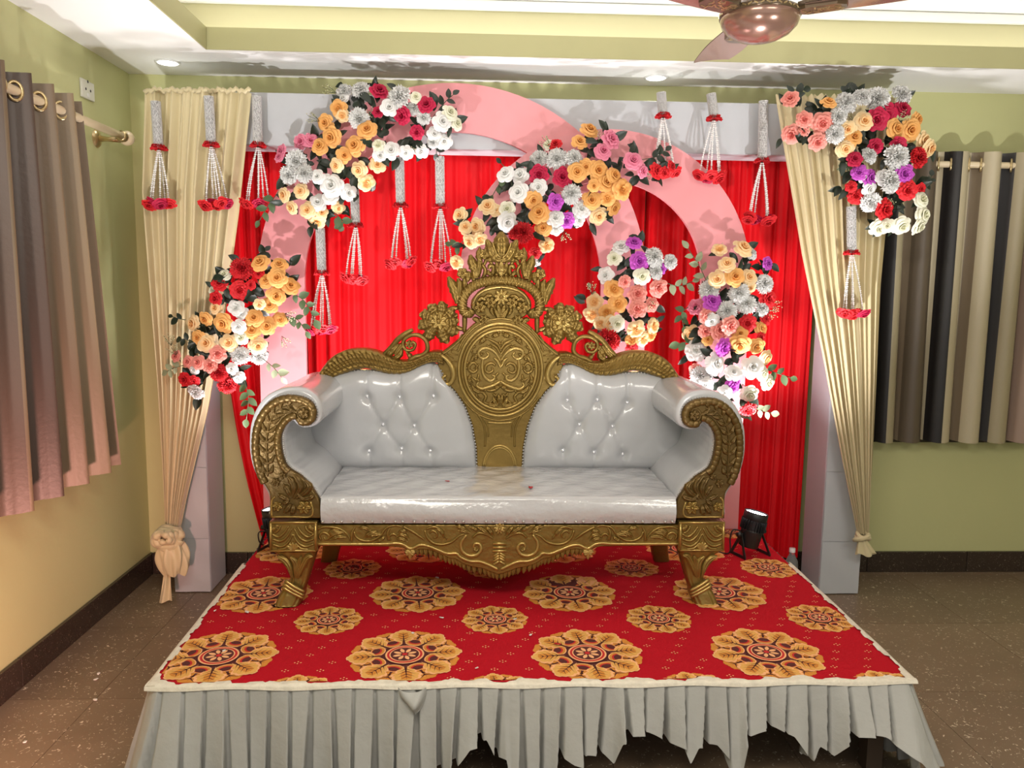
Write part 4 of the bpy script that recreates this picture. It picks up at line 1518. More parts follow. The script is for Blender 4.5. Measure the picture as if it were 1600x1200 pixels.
# --- tufted back cushions
cush_b = [FP(*p, YK) for p in [(500, 731), (745, 731)]]
cush_r = [FP(*p, YK) for p in [(745, 731), (744, 700), (738, 665), (727, 635), (711, 611), (697, 597), (691, 580)]]
cush_t = [FP(*p, YK) for p in [(500, 588), (530, 582), (562, 578), (585, 579), (610, 583), (635, 580), (655, 571), (670, 567), (684, 573), (691, 585)]]
cush_l = [FP(*p, YK) for p in [(500, 731), (484, 700), (478, 660), (484, 620), (500, 588)]]
cush_top = cush_t
cush_t = [(x, z + 0.016) for x, z in cush_t]
BTN = [[(573, 620), (624, 621), (677, 620), (598, 664), (647, 666), (576, 706), (627, 702), (672, 706)],
       [(887, 626), (934, 625), (981, 630), (906, 664), (958, 667), (880, 705), (929, 708), (974, 711)]]
CRE = [(0, 3), (1, 3), (1, 4), (2, 4), (3, 5), (3, 6), (4, 6), (4, 7)]
UPL = {0: (0, -45), 1: (0, -45), 2: (0, -50), 5: (1, 26), 6: (0, 28), 7: (4, 26)}
if True:
    CR2 = [(0, 3), (1, 3), (1, 4), (2, 4), (3, 5), (3, 6), (4, 6), (4, 7)]
for sg in (0, 1):
    mm = (lambda P: P) if sg == 0 else (lambda P: mirr(P, XCB))
    fn = coons([np.array(p) for p in cush_b], [np.array(p) for p in cush_t], [np.array(p) for p in cush_l], [np.array(p) for p in cush_r])
    yb_ = YK - 0.045
    bt = [np.array(FP(*p, yb_)) for p in BTN[sg]]
    segs = []
    for a, b in CRE:
        if sg == 1:
            pass
        segs.append((bt[a], bt[b]))
    for k, (dx, dy) in UPL.items():
        p = BTN[sg][k]
        segs.append((bt[k], np.array(FP(p[0] + dx, p[1] + dy, yb_))))
    btA = np.array(bt)

    def cf(u, v):
        p = fn(u, v)
        x, z = p
        if sg == 1:
            x = 2 * XCB - x
        e = (1 - abs(2 * u - 1) ** 5) * (1 - abs(2 * v - 1) ** 5)
        d = 0.058 * e ** 0.6
        pp = np.array([x, z])
        dd = np.min(np.sum((btA - pp) ** 2, axis=1))
        d -= 0.014 * math.exp(-dd / 0.020 ** 2) + 0.006 * math.exp(-dd / 0.05 ** 2)
        m_ = 1.0
        for a, b in segs:
            ab = b - a
            t = min(1, max(0, float((pp - a) @ ab / (ab @ ab))))
            q = a + ab * t - pp
            m_ = min(m_, float(q @ q))
        d -= 0.0055 * math.exp(-m_ / 0.0045 ** 2) + 0.003 * math.exp(-m_ / 0.016 ** 2)
        d += 0.0012 * math.sin(40 * x + 13 * z) * e
        return (x, YK - max(0.0, d), z)
    mb = MB(); grid(mb, cf, 88, 72)
    if sg == 1:
        mb.f = [f[::-1] for f in mb.f]
    bc = obj('back_cushion', mb, M_leather, sofa, 'white button tufted back cushion')
    # depth at each button: nearest grid vertex
    V = np.array(mb.v)
    for p in bt:
        i = int(np.argmin((V[:, 0] - p[0]) ** 2 + (V[:, 2] - p[1]) ** 2))
        m2 = MB(); lathe(m2, [(0.0, 0.009), (0.004, 0.0085), (0.0075, 0.006), (0.009, 0.002), (0.009, -0.002)], (p[0], V[i, 1] - 0.0005, p[1]), (0, -1, 0), 10)
        obj('crystal_button', m2, M_crystal, bc, 'crystal tuft button')
    rim = mm([tuple(p) for p in resample(np.vstack([np.array(cush_r), np.array(cush_top)[::-1][1:]]), 74)])
    nail_pts += [(x, YK - 0.016, z, 0.0042) for x, z in rim[:-4]]

mb = MB()
for x, y, z, r in nail_pts:
    vs = [(x, y - r, z)] + [(x + r * 0.75 * math.cos(a), y - r * 0.6, z + r * 0.75 * math.sin(a)) for a in np.linspace(0, 2 * PI, 6, endpoint=False)] + \
         [(x + r * math.cos(a), y + r * 0.4, z + r * math.sin(a)) for a in np.linspace(0, 2 * PI, 6, endpoint=False)]
    fs = [(0, 1 + k, 1 + (k + 1) % 6) for k in range(6)] + [(1 + k, 7 + k, 7 + (k + 1) % 6, 1 + (k + 1) % 6) for k in range(6)]
    mb.add(vs, fs)
obj('stud_trim', mb, M_steel, sofa, 'row of round nickel upholstery studs', kind='stuff')

# --- carved back frame
hl = [FP(*p, YK) for p in [(745, 735), (744, 700), (738, 665), (727, 635), (711, 611), (697, 597), (690, 585), (684, 571), (684, 554), (700, 543), (716, 530), (728, 517), (742, 504), (758, 500), (781, 498)]]
hl = [tuple(p) for p in resample(hl, 60)]
hl = [(min(x, XCB), z) for x, z in hl]
outl = hl + mirr(hl, XCB)[::-1][1:]
mb = MB(); prism(mb, outl, YK - 0.012, YK + 0.05, 0.005)
bf = obj('back_panel', mb, M_gold, sofa, 'carved gold centre panel of the sofa back')
# rails over the cushions: moulded strip
ru = [FP(*p, YK) for p in [(500, 582), (507, 572), (517, 560), (530, 551), (548, 545), (570, 544), (590, 548), (608, 556), (625, 562), (645, 561), (660, 555), (676, 548), (690, 548)]]
rl = [FP(*p, YK) for p in [(520, 592), (530, 586), (545, 581), (558, 577), (575, 575), (592, 579), (607, 583), (625, 584), (642, 580), (657, 572), (670, 567), (682, 566), (694, 570)]]
RU, RL = resample(crom(ru, 90), 64), resample(crom(rl, 90), 64)
for sg in (0, 1):
    mm = (lambda P: P) if sg == 0 else (lambda P: mirr(P, XCB))

    def rf(u, v):
        k = u * 63
        i = min(62, int(k)); f = k - i
        a, b = RU[i] * (1 - f) + RU[i + 1] * f, RL[i] * (1 - f) + RL[i + 1] * f
        p = a + (b - a) * v
        x = p[0] if sg == 0 else 2 * XCB - p[0]
        h = 0.020 + 0.022 * math.sin(PI * v) ** 0.6 + 0.006 * abs(math.sin(4 * PI * v)) + (0.004 * math.sin(70 * u * PI) if 0.24 < v < 0.76 else 0.0025 * math.sin(44 * u * PI))
        return (x, YK - h, p[1])
    mb = MB(); grid(mb, rf, 150, 28)
    if sg == 1:
        mb.f = [f[::-1] for f in mb.f]
    pr = MB()
    o1 = mm([tuple(p) for p in RU] + [tuple(p) for p in RL[::-1]])
    prism(mb, o1, YK - 0.022, YK + 0.05, 0.003)
    ro = obj('top_rail', mb, M_gold, sofa, 'moulded gold top rail over the tufted cushion')
    # volute hugging the cushion corner
    mb = MB()
    P = crom([FP(*p, YK) for p in [(662, 560), (678, 553), (693, 557), (705, 570), (709, 586), (703, 598), (695, 598), (692, 590), (698, 585)]], 40)
    tube(mb, [(p[0], YK - 0.026, p[1]) for p in mm([tuple(q) for q in P])], [0.012 - 0.006 * abs(i / 39 - 0.45) * 2 for i in range(40)], 8)
    obj('volute', mb, M_goldhi, ro)
    # openwork scroll on the rail beside the rosette
    mb = MB()
    P = crom([C5(*p) for p in [(-30, 1165), (40, 1110), (110, 1090), (150, 1045), (140, 975), (90, 930), (20, 925), (-40, 960), (-52, 1010), (-20, 1050), (30, 1045), (50, 1000), (20, 975)]], 60)
    tube(mb, [(p[0], YK - 0.012, p[1]) for p in mm([tuple(q) for q in P])], [0.011 - 0.005 * i / 59 for i in range(60)], 8)
    P = crom([C5(*p) for p in [(-215, 1085), (-150, 1025), (-95, 960), (-20, 905), (30, 880)]], 30)
    tube(mb, [(p[0], YK - 0.008, p[1]) for p in mm([tuple(q) for q in P])], [0.008 + 0.004 * math.sin(PI * i / 29) for i in range(30)], 8)
    obj('open_scroll', mb, M_gold, ro)
    for pts, w in (([(-200, 1110), (-150, 1060), (-90, 1000)], .016), ([(-150, 1120), (-90, 1100), (-60, 1040)], .013), ([(-120, 1090), (-80, 1030), (-40, 985)], .014), ([(20, 1160), (10, 1110), (-30, 1060)], .010)):
        mb = MB(); leaf(mb, mm([C5(*p) for p in pts]), w, YK - 0.004, 0.014, 3, 0.12, thick=0.02, n=9)
        obj('carved_leaf', mb, M_gold, ro)
    mb = MB(); flower(mb, mm([C5(0, 1000)])[0], 0.018, YK - 0.012, 6, 0.012, thick=0.02)
    obj('carved_flower', mb, M_gold, ro)

# medallion
mc = FP(780.5, 577.5, YK)
mc = (XCB, mc[1])
mrx = (FP(845, 577, YK)[0] - FP(715, 577, YK)[0]) / 2
mrz = (FP(780, 505, YK)[1] - FP(780, 649, YK)[1]) / 2


def ell(k, n=72, a0=0.0, a1=2 * PI):
    return [(mc[0] + mrx * k * math.cos(a), mc[1] + mrz * k * math.sin(a)) for a in np.linspace(a0, a1, n)]


for k, r, g in ((1.0, 0.0075, M_goldhi), (0.925, 0.0062, M_gold), (0.855, 0.0070, M_goldhi)):
    mb = MB(); P = ell(k)[:-1]
    tube(mb, [(x, YK - 0.013, z) for x, z in P], r, 6, closed=True)
    obj('medallion_ring', mb, g, bf)
mb = MB(); rope(mb, ell(1.10, 60, 0.12 * PI, 0.88 * PI), 0.0052, YK - 0.013, 30)
rope(mb, ell(1.10, 40, -0.82 * PI, -0.18 * PI), 0.0048, YK - 0.013, 18)
obj('beaded_ring', mb, M_gold, bf)
for s in (1, -1):
    def MM(P):
        Q = [M6(*p) for p in P]
        dx = mc[0] - M6(505, 450)[0]
        Q = [(x + dx, z) for x, z in Q]
        return Q if s == 1 else mirr(Q, XCB)
    for pts, r in (([(505, 300), (480, 262), (440, 240), (410, 225)], .0042), ([(505, 335), (470, 285), (430, 262)], .0042), ([(505, 385), (470, 330), (420, 296), (370, 298), (345, 325), (358, 358), (392, 368), (420, 345), (402, 320)], .005),
                   ([(505, 430), (480, 385), (455, 362)], .0048), ([(470, 420), (440, 400), (405, 415), (395, 450), (420, 470), (450, 455), (440, 432)], .0045), ([(345, 335), (310, 355), (285, 400)], .0045),
                   ([(340, 430), (315, 398), (282, 415), (280, 450), (310, 468), (335, 450), (320, 430)], .0045), ([(380, 360), (372, 430), (385, 490), (420, 525), (455, 520), (462, 495), (440, 490)], .0048),
                   ([(505, 530), (465, 555), (420, 572), (370, 585), (335, 565), (345, 535)], .005), ([(350, 480), (335, 520), (300, 500)], .004), ([(360, 600), (400, 640), (385, 680), (420, 690), (455, 660)], .0045),
                   ([(505, 560), (470, 590), (430, 600), (400, 595)], .0045), ([(490, 470), (465, 500), (480, 520)], .004)):
        mb = MB(); stroke(mb, MM(pts), r * 1.75, YK - 0.013, 30)
        obj('carved_scroll', mb, M_goldhi if r > .0047 else M_gold, bf)
    for pts, w in (([(300, 560), (330, 600), (390, 610)], .008), ([(290, 480), (280, 520), (310, 550)], .007), ([(410, 225), (380, 235), (350, 270)], .008), ([(440, 215), (470, 200), (505, 195)], .008), ([(300, 380), (330, 360), (300, 330)], .007),
                   ([(505, 720), (470, 690), (450, 640)], .009), ([(505, 720), (440, 700), (400, 690)], .008), ([(505, 715), (495, 670), (490, 620)], .008), ([(505, 560), (480, 575), (450, 580)], .007)):
        mb = MB(); leaf(mb, MM(pts), w * 1.35, YK - 0.011, 0.015, 3, 0.14, n=8)
        obj('carved_leaf', mb, M_gold, bf)
    # small filler leaves between the scrolls
    for k in range(13):
        a_ = -1.45 + 2.9 * k / 12 + PI
        for q_ in (0.76, 0.52):
            cx_, cz_ = mc[0] + mrx * q_ * math.cos(a_), mc[1] + mrz * q_ * math.sin(a_)
            d_ = a_ + (0.9 if k % 2 else -0.7)
            P = [(cx_, cz_), (cx_ + 0.012 * math.cos(d_), cz_ + 0.012 * math.sin(d_)), (cx_ + 0.024 * math.cos(d_ + 0.5), cz_ + 0.024 * math.sin(d_ + 0.5))]
            mb = MB(); leaf(mb, P if s == 1 else mirr(P, XCB), 0.0062, YK - 0.011, 0.010, 2, 0.1, n=6)
            obj('carved_leaf', mb, M_gold, bf)
    # lattice corner beside the medallion
    mb = MB()
    for i in range(5):
        stroke(mb, MM([(95 + 26 * i, 345 - 14 * i), (150 + 18 * i, 395 - 26 * i)]), 0.0028, YK - 0.012, 4, False)
        stroke(mb, MM([(110 + 20 * i, 370 - 30 * i), (190 + 10 * i, 392 - 50 * i)]), 0.0028, YK - 0.012, 4, False)
    stroke(mb, MM([(75, 348), (130, 310), (200, 250), (250, 195), (290, 150)]), 0.0055, YK - 0.012, 20, False)
    obj('lattice', mb, M_gold, bf)
    # lower flank mouldings
    mb = MB()
    stroke(mb, MM([(345, 770), (385, 850), (395, 930), (392, 1000)]), 0.005, YK - 0.012, 20, False)
    stroke(mb, MM([(370, 780), (410, 850), (418, 930)]), 0.004, YK - 0.012, 20, False)
    obj('flank_moulding', mb, M_gold, bf)
mb = MB()
for k, r in ((1.0, .0055), (0.9, .004)):
    mb = MB()
    tube(mb, [(XCB + 0.068 * k * math.cos(a), YK - 0.013, FP(780, 729, YK)[1] + 0.092 * k * math.sin(a)) for a in np.linspace(0.06, PI - 0.06, 26)], r, 6)
    obj('foot_arch', mb, M_goldhi, bf)
mb = MB()
stroke(mb, [(XCB - 0.052, FP(780, 659, YK)[1]), (XCB, FP(780, 660, YK)[1] - 0.001), (XCB + 0.052, FP(780, 659, YK)[1])], 0.0045, YK - 0.012, 14, False)
obj('waist_moulding', mb, M_goldhi, bf)

# crest: openwork, every piece with its own depth
cx5 = 763.0


def CC(P, s, n=None):
    Q = [C5(*p) for p in P]
    dx = XCB - C5(cx5, 600)[0]
    Q = [(x + dx, z) for x, z in Q]
    return Q if s == 1 else mirr(Q, XCB)


crest_o = [(560, 905), (600, 800), (560, 740), (505, 775), (455, 750), (428, 690), (430, 620), (455, 560), (505, 510), (590, 470), (680, 452), (763, 448)]
crest_i = [(763, 545), (660, 552), (585, 590), (540, 640), (520, 690), (560, 745)]
# field behind the flowers
fld = CC([(600, 905), (620, 810), (545, 750), (505, 690), (515, 630), (570, 560), (660, 508), (763, 492)], 1)
fld = [tuple(p) for p in resample(fld, 30)]
fld[-1] = (XCB, fld[-1][1])
mb = MB(); prism(mb, fld + mirr(fld, XCB)[::-1][1:], YK + 0.004, YK + 0.045, 0.004)
cr = obj('crest', mb, M_gold, sofa, 'carved gold openwork crest')
band = [(520, 712), (498, 742), (462, 738), (440, 690), (445, 620), (480, 560), (540, 512), (620, 482), (700, 470), (763, 467)]
bl_ = CC(band, 1)
full = [tuple(p) for p in crom(bl_ + mirr(bl_, XCB)[::-1][1:], 160)]
mb = MB()
P = resample(full, 260)
R = [(0.0190 + 0.0030 * abs(math.sin(PI * 44 * i / 259))) for i in range(260)]
tube(mb, [(p[0], YK + 0.004, p[1]) for p in P], R, 9, sq=1.0)
obj('gadroon_band', mb, M_gold, cr)
inn = CC([(525, 670), (560, 600), (625, 552), (700, 532), (763, 526)], 1)
P = crom(inn + mirr(inn, XCB)[::-1][1:], 60)
mb = MB(); tube(mb, [(p[0], YK - 0.004, p[1]) for p in P], 0.0055, 7)
obj('inner_moulding', mb, M_goldhi, cr)
for k in range(34):   # slanted flutes on the band
    i = int(8 + k * (244 / 33.0))
    i = min(i, 251)
    p, q = P2 = (resample(full, 260)[i], resample(full, 260)[min(259, i + 1)])
    t = (q - p) / (np.linalg.norm(q - p) + 1e-9)
    nn = np.array([-t[1], t[0]])
    sl = 0.010 * (1 if i < 130 else -1)
    a, b = p - nn * 0.017 - t * sl, p + nn * 0.017 + t * sl
    mb = MB(); leaf(mb, [tuple(a), tuple(b)], 0.0046, YK - 0.012, 0.009, 1, 0, n=5, groove=0.0)
    obj('flute', mb, M_goldhi, cr)
# flowers under the band
for (x, z), r, n_ in (((763, 608), 0.034, 9),):
    mb = MB(); flower(mb, CC([(x, z)], 1)[0], r, YK - 0.006, n_, 0.022)
    obj('carved_flower', mb, M_goldhi, cr)
for s in (1, -1):
    for (x, z), r in (((672, 655), 0.025), ((588, 692), 0.026), ((620, 795), 0.022)):
        mb = MB(); flower(mb, CC([(x, z)], s)[0], r, YK - 0.005, 6, 0.021, thick=0.02, rot=0.4)
        obj('carved_flower', mb, M_gold, cr)
    for pts, w in (([(763, 810), (735, 760), (705, 700)], .012), ([(763, 780), (745, 720), (730, 660)], .012), ([(640, 640), (600, 620), (560, 650)], .010), ([(700, 600), (650, 600), (610, 630)], .010),
                   ([(690, 850), (650, 800), (600, 770)], .012), ([(600, 860), (560, 800), (520, 790)], .012), ([(560, 720), (530, 690), (545, 660)], .010),
                   ([(700, 760), (680, 720), (690, 690)], .009), ([(650, 850), (600, 830), (560, 850)], .010)):
        mb = MB(); leaf(mb, CC(pts, s), w, YK - 0.002, 0.014, 4, 0.12, thick=0.02, n=9)
        obj('carved_leaf', mb, M_gold, cr)
    # stems and posts that carry the openwork
    mb = MB()
    for pts, r in (([(455, 905), (458, 800), (455, 740)], .010), ([(405, 690), (415, 640), (395, 590), (365, 545)], .009), ([(452, 560), (455, 510), (450, 440)], .008), ([(480, 560), (470, 500), (455, 430)], .006), ([(545, 515), (530, 440), (530, 380)], .009),
                   ([(590, 480), (620, 430), (630, 380), (600, 330)], .008), ([(640, 470), (680, 430), (700, 380), (690, 345), (665, 350), (662, 375)], .009), ([(690, 460), (725, 430), (735, 380)], .010), ([(620, 340), (640, 290), (640, 250)], .008),
                   ([(590, 440), (560, 420), (540, 380)], .006), ([(690, 330), (660, 300), (650, 260)], .007), ([(400, 700), (340, 710), (290, 760)], .010), ([(440, 880), (380, 860), (320, 830)], .010), ([(400, 760), (350, 770), (300, 790)], .010)):
        P = crom(CC(pts, s), 16)
        tube(mb, [(p[0], YK + 0.012, p[1]) for p in P], [r * (0.8 + 0.3 * math.sin(PI * i / 15)) for i in range(16)], 7)
    obj('open_stem', mb, M_gold, cr)
    for (x, z), r in (((622, 250), 0.023), ((440, 410), 0.024), ((645, 215), 0.014)):
        mb = MB(); flower(mb, CC([(x, z)], s)[0], r, YK + 0.002, 5, 0.016, thick=0.025, rot=0.6 if s == 1 else -0.6, wide=1.1)
        obj('carved_flower', mb, M_gold, cr)
    for pts, w in (([(545, 450), (545, 380), (520, 320), (505, 255)], .021), ([(560, 450), (575, 390), (580, 330), (570, 290)], .014), ([(395, 660), (385, 580), (355, 510), (320, 438)], .021), ([(400, 650), (410, 580), (415, 500), (400, 450)], .016),
                   ([(480, 480), (490, 430), (490, 390)], .014), ([(690, 430), (660, 410), (655, 380)], .010), ([(600, 330), (575, 270), (585, 190)], .013), ([(640, 300), (690, 290), (700, 250)], .012)):
        mb = MB(); leaf(mb, CC(pts, s), w, YK + 0.004, 0.016, 4, 0.14, thick=0.02, n=10)
        obj('carved_leaf', mb, M_gold, cr)
    # big side rosette: whorl of leaves with a flower
    rc = (245, 810)
    for a, l in ((-1.9, 185), (-1.25, 175), (-0.6, 165), (0.1, 170), (0.8, 165), (1.5, 165), (2.1, 190), (2.75, 200), (-2.6, 200)):
        pts = [(rc[0] + 20 * math.sin(a), rc[1] - 20 * math.cos(a)), (rc[0] + 0.6 * l * math.sin(a + 0.12), rc[1] - 0.6 * l * math.cos(a + 0.12)), (rc[0] + l * math.sin(a), rc[1] - l * math.cos(a))]
        mb = MB(); leaf(mb, CC(pts, s), .026, YK + 0.002, 0.020, 4, 0.15, thick=0.025, n=14, tip=1.25)
        obj('carved_leaf', mb, M_gold, cr)
    mb = MB(); flower(mb, CC([rc], s)[0], 0.036, YK - 0.014, 7, 0.022, thick=0.012, rot=0.2)
    obj('rosette', mb, M_goldhi, cr)
    mb = MB(); flower(mb, CC([(rc[0] - 8, rc[1] - 22)], s)[0], 0.020, YK - 0.020, 5, 0.014, thick=0.012, rot=0.5)
    obj('carved_flower', mb, M_gold, cr)
# tulip finial and its cup
for pts, w, h in (([(763, 300), (763, 190), (763, 62)], .036, .028),):
    mb = MB(); leaf(mb, CC(pts, 1), w, YK + 0.004, h, 5, 0.05, thick=0.03, n=14)
    obj('finial_leaf', mb, M_gold, cr)
for s in (1, -1):
    mb = MB(); leaf(mb, CC([(763, 305), (712, 275), (676, 210), (640, 128)], s), .023, YK - 0.004, .018, 3, 0.04, thick=0.03, n=12)
    obj('finial_leaf', mb, M_gold, cr)
    mb = MB(); stroke(mb, CC([(763, 285), (725, 250), (700, 190), (690, 150)], s), 0.004, YK - 0.020, 16)
    obj('carved_vein', mb, M_goldhi, cr)
    mb = MB(); leaf(mb, CC([(763, 425), (735, 380), (722, 315)], s), .013, YK - 0.002, .016, 2, 0.0, thick=0.03, n=9)
    obj('finial_cup', mb, M_gold, cr)
mb = MB(); leaf(mb, CC([(763, 430), (763, 380), (763, 312)], 1), .018, YK - 0.004, .020, 2, 0.0, thick=0.03, n=9)
obj('finial_cup', mb, M_goldhi, cr)

# =================================================================== STAGE LAMPS
def par_lamp(label, base, axis, power, yaw=0.0, H=0.155, R=0.050, tgt=None):
    """floor par can: base = point on the carpet under it"""
    base = Vector(base)
    ax = Vector(axis).normalized()
    t = thing('stage_lamp', label, 'stage lamp', tuple(base), 'floor stage lamps', 0.0)
    c = base + Vector((0, 0, 0.096))          # pivot
    bot, top = c - ax * 0.062, c + ax * (H - 0.062)
    mb = MB()
    lathe(mb, [(0.0, 0.0), (R * 0.80, 0.001), (R * 0.86, 0.006), (R * 0.92, 0.07), (R * 0.94, 0.075), (R * 0.90, 0.078)], bot, ax, 28)
    lathe(mb, [(R * 0.88, 0.076), (R * 0.90, 0.122)], bot, ax, 28)
    lathe(mb, [(R * 0.98, 0.122), (R * 1.02, 0.126), (R * 1.02, H), (R * 0.96, H + 0.002), (R * 0.94, H - 0.006)], bot, ax, 28)
    obj('housing', mb, M_black, t)
    ref = Vector((1, 0, 0)); e1 = (ref - ax * ref.dot(ax)).normalized(); e2 = ax.cross(e1)
    mb = MB()
    for k in range(26):
        a = 2 * PI * k / 26
        d = e1 * math.cos(a) + e2 * math.sin(a)
        obox(mb, bot + ax * 0.100 + d * (R * 0.97), (d, ax.cross(d), ax), (0.006, 0.0014, 0.023))
    f = obj('cooling_fins', mb, M_black, t); f['kind'] = 'stuff'
    mb = MB(); lathe(mb, [(0.0, H - 0.003), (R * 0.5, H - 0.0025), (R * 0.94, H - 0.005)], bot, ax, 28)
    obj('lens', mb, M_lens, t, 'glowing white lens')
    cy, sy = math.cos(yaw), math.sin(yaw)
    dX, dY = Vector((cy, sy, 0)), Vector((-sy, cy, 0))
    for s in (-1, 1):     # twin yoke: a bent foot bar on each side of the can
        pv = c + dX * s * (R + 0.004)
        z0 = base.z + 0.0045
        mb = MB()
        A = pv + Vector((0, 0, 0)); Bp = Vector((pv.x, pv.y, z0)) - dY * 0.046 + dX * s * 0.012; Cp = Vector((pv.x, pv.y, z0)) + dY * 0.046 + dX * s * 0.012
        for p, q in ((A, Bp), (Bp, Cp), (Cp, A)):
            d = (q - p).normalized()
            nn = dX - d * dX.dot(d)
            obox(mb, (p + q) / 2, (d, nn, d.cross(nn)), ((q - p).length / 2 + 0.004, 0.0018, 0.0065))
        obj('yoke', mb, M_black, t)
        mb = MB(); lathe(mb, [(0.0, 0.022), (0.010, 0.021), (0.011, 0.004), (0.006, 0.0), (0.006, -0.006)], pv, dX * s, 12)
        obj('knob', mb, M_black, t)
    mb = MB(); tube(mb, crom([bot + ax * 0.06 - e1 * R * 0.9, bot + ax * 0.058 - e1 * (R + 0.03), bot + ax * 0.02 - e1 * (R + 0.035), base - dX * 0.09 + dY * 0.03 + Vector((0, 0, 0.006)), base - dX * 0.13 + dY * 0.09 + Vector((0, 0, 0.005))], 24), 0.0032, 6)
    obj('cable', mb, M_black, t)
    tg = tgt or (top + ax)
    lamp('stage_lamp_beam', 'SPOT', tuple(top + ax * 0.012), tuple(tg), power, (1.0, 0.95, 0.97), 0.04, spot=118, blend=1.0)
    return t


PW = 62.0
pr_ = U(1172, 868, Z=SH)
par_lamp('black stage lamp glowing upwards beside the carved leg near the tied cream drape', (pr_.x, pr_.y, SH + 0.0062), (0.22, 0.03, 1.0), PW, 0.35, tgt=(1.32, 3.60, 2.45))
pl_ = U(398, 866, Z=SH)
par_lamp('black stage lamp half hidden behind the sofa arm near the green corner', (-0.875, 3.30, SH + 0.0062), (-0.16, 0.03, 1.0), PW * 0.5, -0.3, tgt=(-1.05, 3.60, 2.45))
par_lamp('black stage lamp hidden behind the sofa back, on the side of the small arch', (0.60, 3.44, SH + 0.0062), (0.05, 0.04, 1.0), PW * 0.75, 0.0, tgt=(0.55, 3.66, 2.3))
par_lamp('black stage lamp hidden behind the sofa back, inside the big arch', (-0.42, 3.44, SH + 0.0062), (-0.05, 0.04, 1.0), PW * 0.75, 0.0, tgt=(-0.45, 3.66, 2.3))

# =================================================================== CEILING FAN
FZ = 2.43
fc = U(1187, 30, Z=FZ)
fan = thing('ceiling_fan', 'rose gold three blade ceiling fan hanging from the tray ceiling', 'ceiling fan', (fc.x, fc.y, FZ))
o3 = (fc.x, fc.y, FZ)
mb = MB(); lathe(mb, [(0.0, -0.078), (0.03, -0.076), (0.07, -0.066), (0.105, -0.048), (0.128, -0.024), (0.135, -0.004), (0.134, 0.004)], o3, (0, 0, 1), 40)
obj('bowl', mb, M_fan, fan, 'glossy rose gold bowl')
mb = MB(); lathe(mb, [(0.134, 0.003), (0.139, 0.005), (0.139, 0.019), (0.130, 0.024), (0.10, 0.028)], o3, (0, 0, 1), 40)
pb = obj('patterned_band', mb, M_fandark, fan, 'dark band with gold leaf pattern')
mb = MB()
for k in range(44):
    a = 2 * PI * k / 44
    c = Vector((fc.x + 0.1395 * math.cos(a), fc.y + 0.1395 * math.sin(a), FZ + 0.012))
    d = Vector((math.cos(a), math.sin(a), 0)); tt = Vector((-math.sin(a), math.cos(a), 0.5 if k % 2 else -0.5))
    obox(mb, c, (d, tt, d.cross(tt)), (0.0008, 0.007, 0.0022))
o = obj('leaf_pattern', mb, M_brass, pb); o['kind'] = 'stuff'
mb = MB(); lathe(mb, [(0.085, 0.026), (0.088, 0.030), (0.083, 0.038), (0.070, 0.040)], o3, (0, 0, 1), 36)
obj('gold_ring', mb, M_brass, fan, 'brass ring')
mb = MB(); lathe(mb, [(0.078, 0.038), (0.070, 0.058), (0.055, 0.085), (0.045, 0.11), (0.03, 0.125), (0.012, 0.128), (0.012, ZT - FZ - 0.06), (0.05, ZT - FZ - 0.05), (0.062, ZT - FZ - 0.012), (0.06, ZT - FZ - 0.001)], o3, (0, 0, 1), 32)
obj('motor_and_rod', mb, M_fandark, fan, 'brown motor cone and down rod')
BT = U(1106, 101, Z=FZ + 0.012)
a0 = math.atan2(BT.y - fc.y, BT.x - fc.x)
BL = math.hypot(BT.y - fc.y, BT.x - fc.x)
for k in range(3):
    a = a0 + 2 * PI * k / 3
    d = Vector((math.cos(a), math.sin(a), 0)); w = Vector((-math.sin(a), math.cos(a), 0.05)).normalized()

    def bl3(u, v, d=d, w=w):
        r = 0.155 + (BL - 0.155) * u
        hw = 0.062 + 0.012 * math.sin(PI * u)
        off = (v - 0.5) * 2
        # slanted end: one corner runs further out
        r -= (0.085 * (1 - off) / 2) * (u ** 3)
        return Vector(o3) + Vector((0, 0, 0.014)) + d * r + w * (off * hw) + Vector((0, 0, 0.004 * (1 - off * off)))
    mb = MB()
    grid(mb, bl3, 24, 6)
    n0 = len(mb.v)
    top_ = [Vector(p) + Vector((0, 0, 0.003)) for p in mb.v]
    fr_ = [f[::-1] for f in mb.f]
    mb.add(top_, fr_)
    bo = obj('blade', mb, M_fan, fan)
    mb = MB()
    c = Vector(o3) + Vector((0, 0, 0.016)) + d * 0.205
    P = [(-0.075, -0.026), (-0.05, -0.042), (0.05, -0.042), (0.078, -0.018), (0.078, 0.018), (0.05, 0.042), (-0.05, 0.042), (-0.075, 0.026)]
    vs = [c + d * x + w * y + Vector((0, 0, -0.012)) for x, y in P] + [c + d * x * 1.03 + w * y * 1.05 + Vector((0, 0, 0.016)) for x, y in P]
    mb.add(vs, [tuple(range(8))[::-1], tuple(range(8, 16))] + [(i, (i + 1) % 8, 8 + (i + 1) % 8, 8 + i) for i in range(8)], 0, False)
    br = obj('blade_holder', mb, M_fandark, bo, 'dark blade holder with gold leaf pattern')
    mb = MB()
    r_ = random.Random(k)
    for i in range(26):
        x, y = r_.uniform(-0.06, 0.06), r_.uniform(-0.03, 0.03)
        an = r_.uniform(0, PI)
        t1 = d * math.cos(an) + w * math.sin(an)
        nrm = d.cross(w)
        obox(mb, c + d * x + w * y + Vector((0, 0, -0.0128)), (t1, nrm.cross(t1), nrm), (0.010, 0.0024, 0.0006))
    o = obj('leaf_pattern', mb, M_brass, br); o['kind'] = 'stuff'

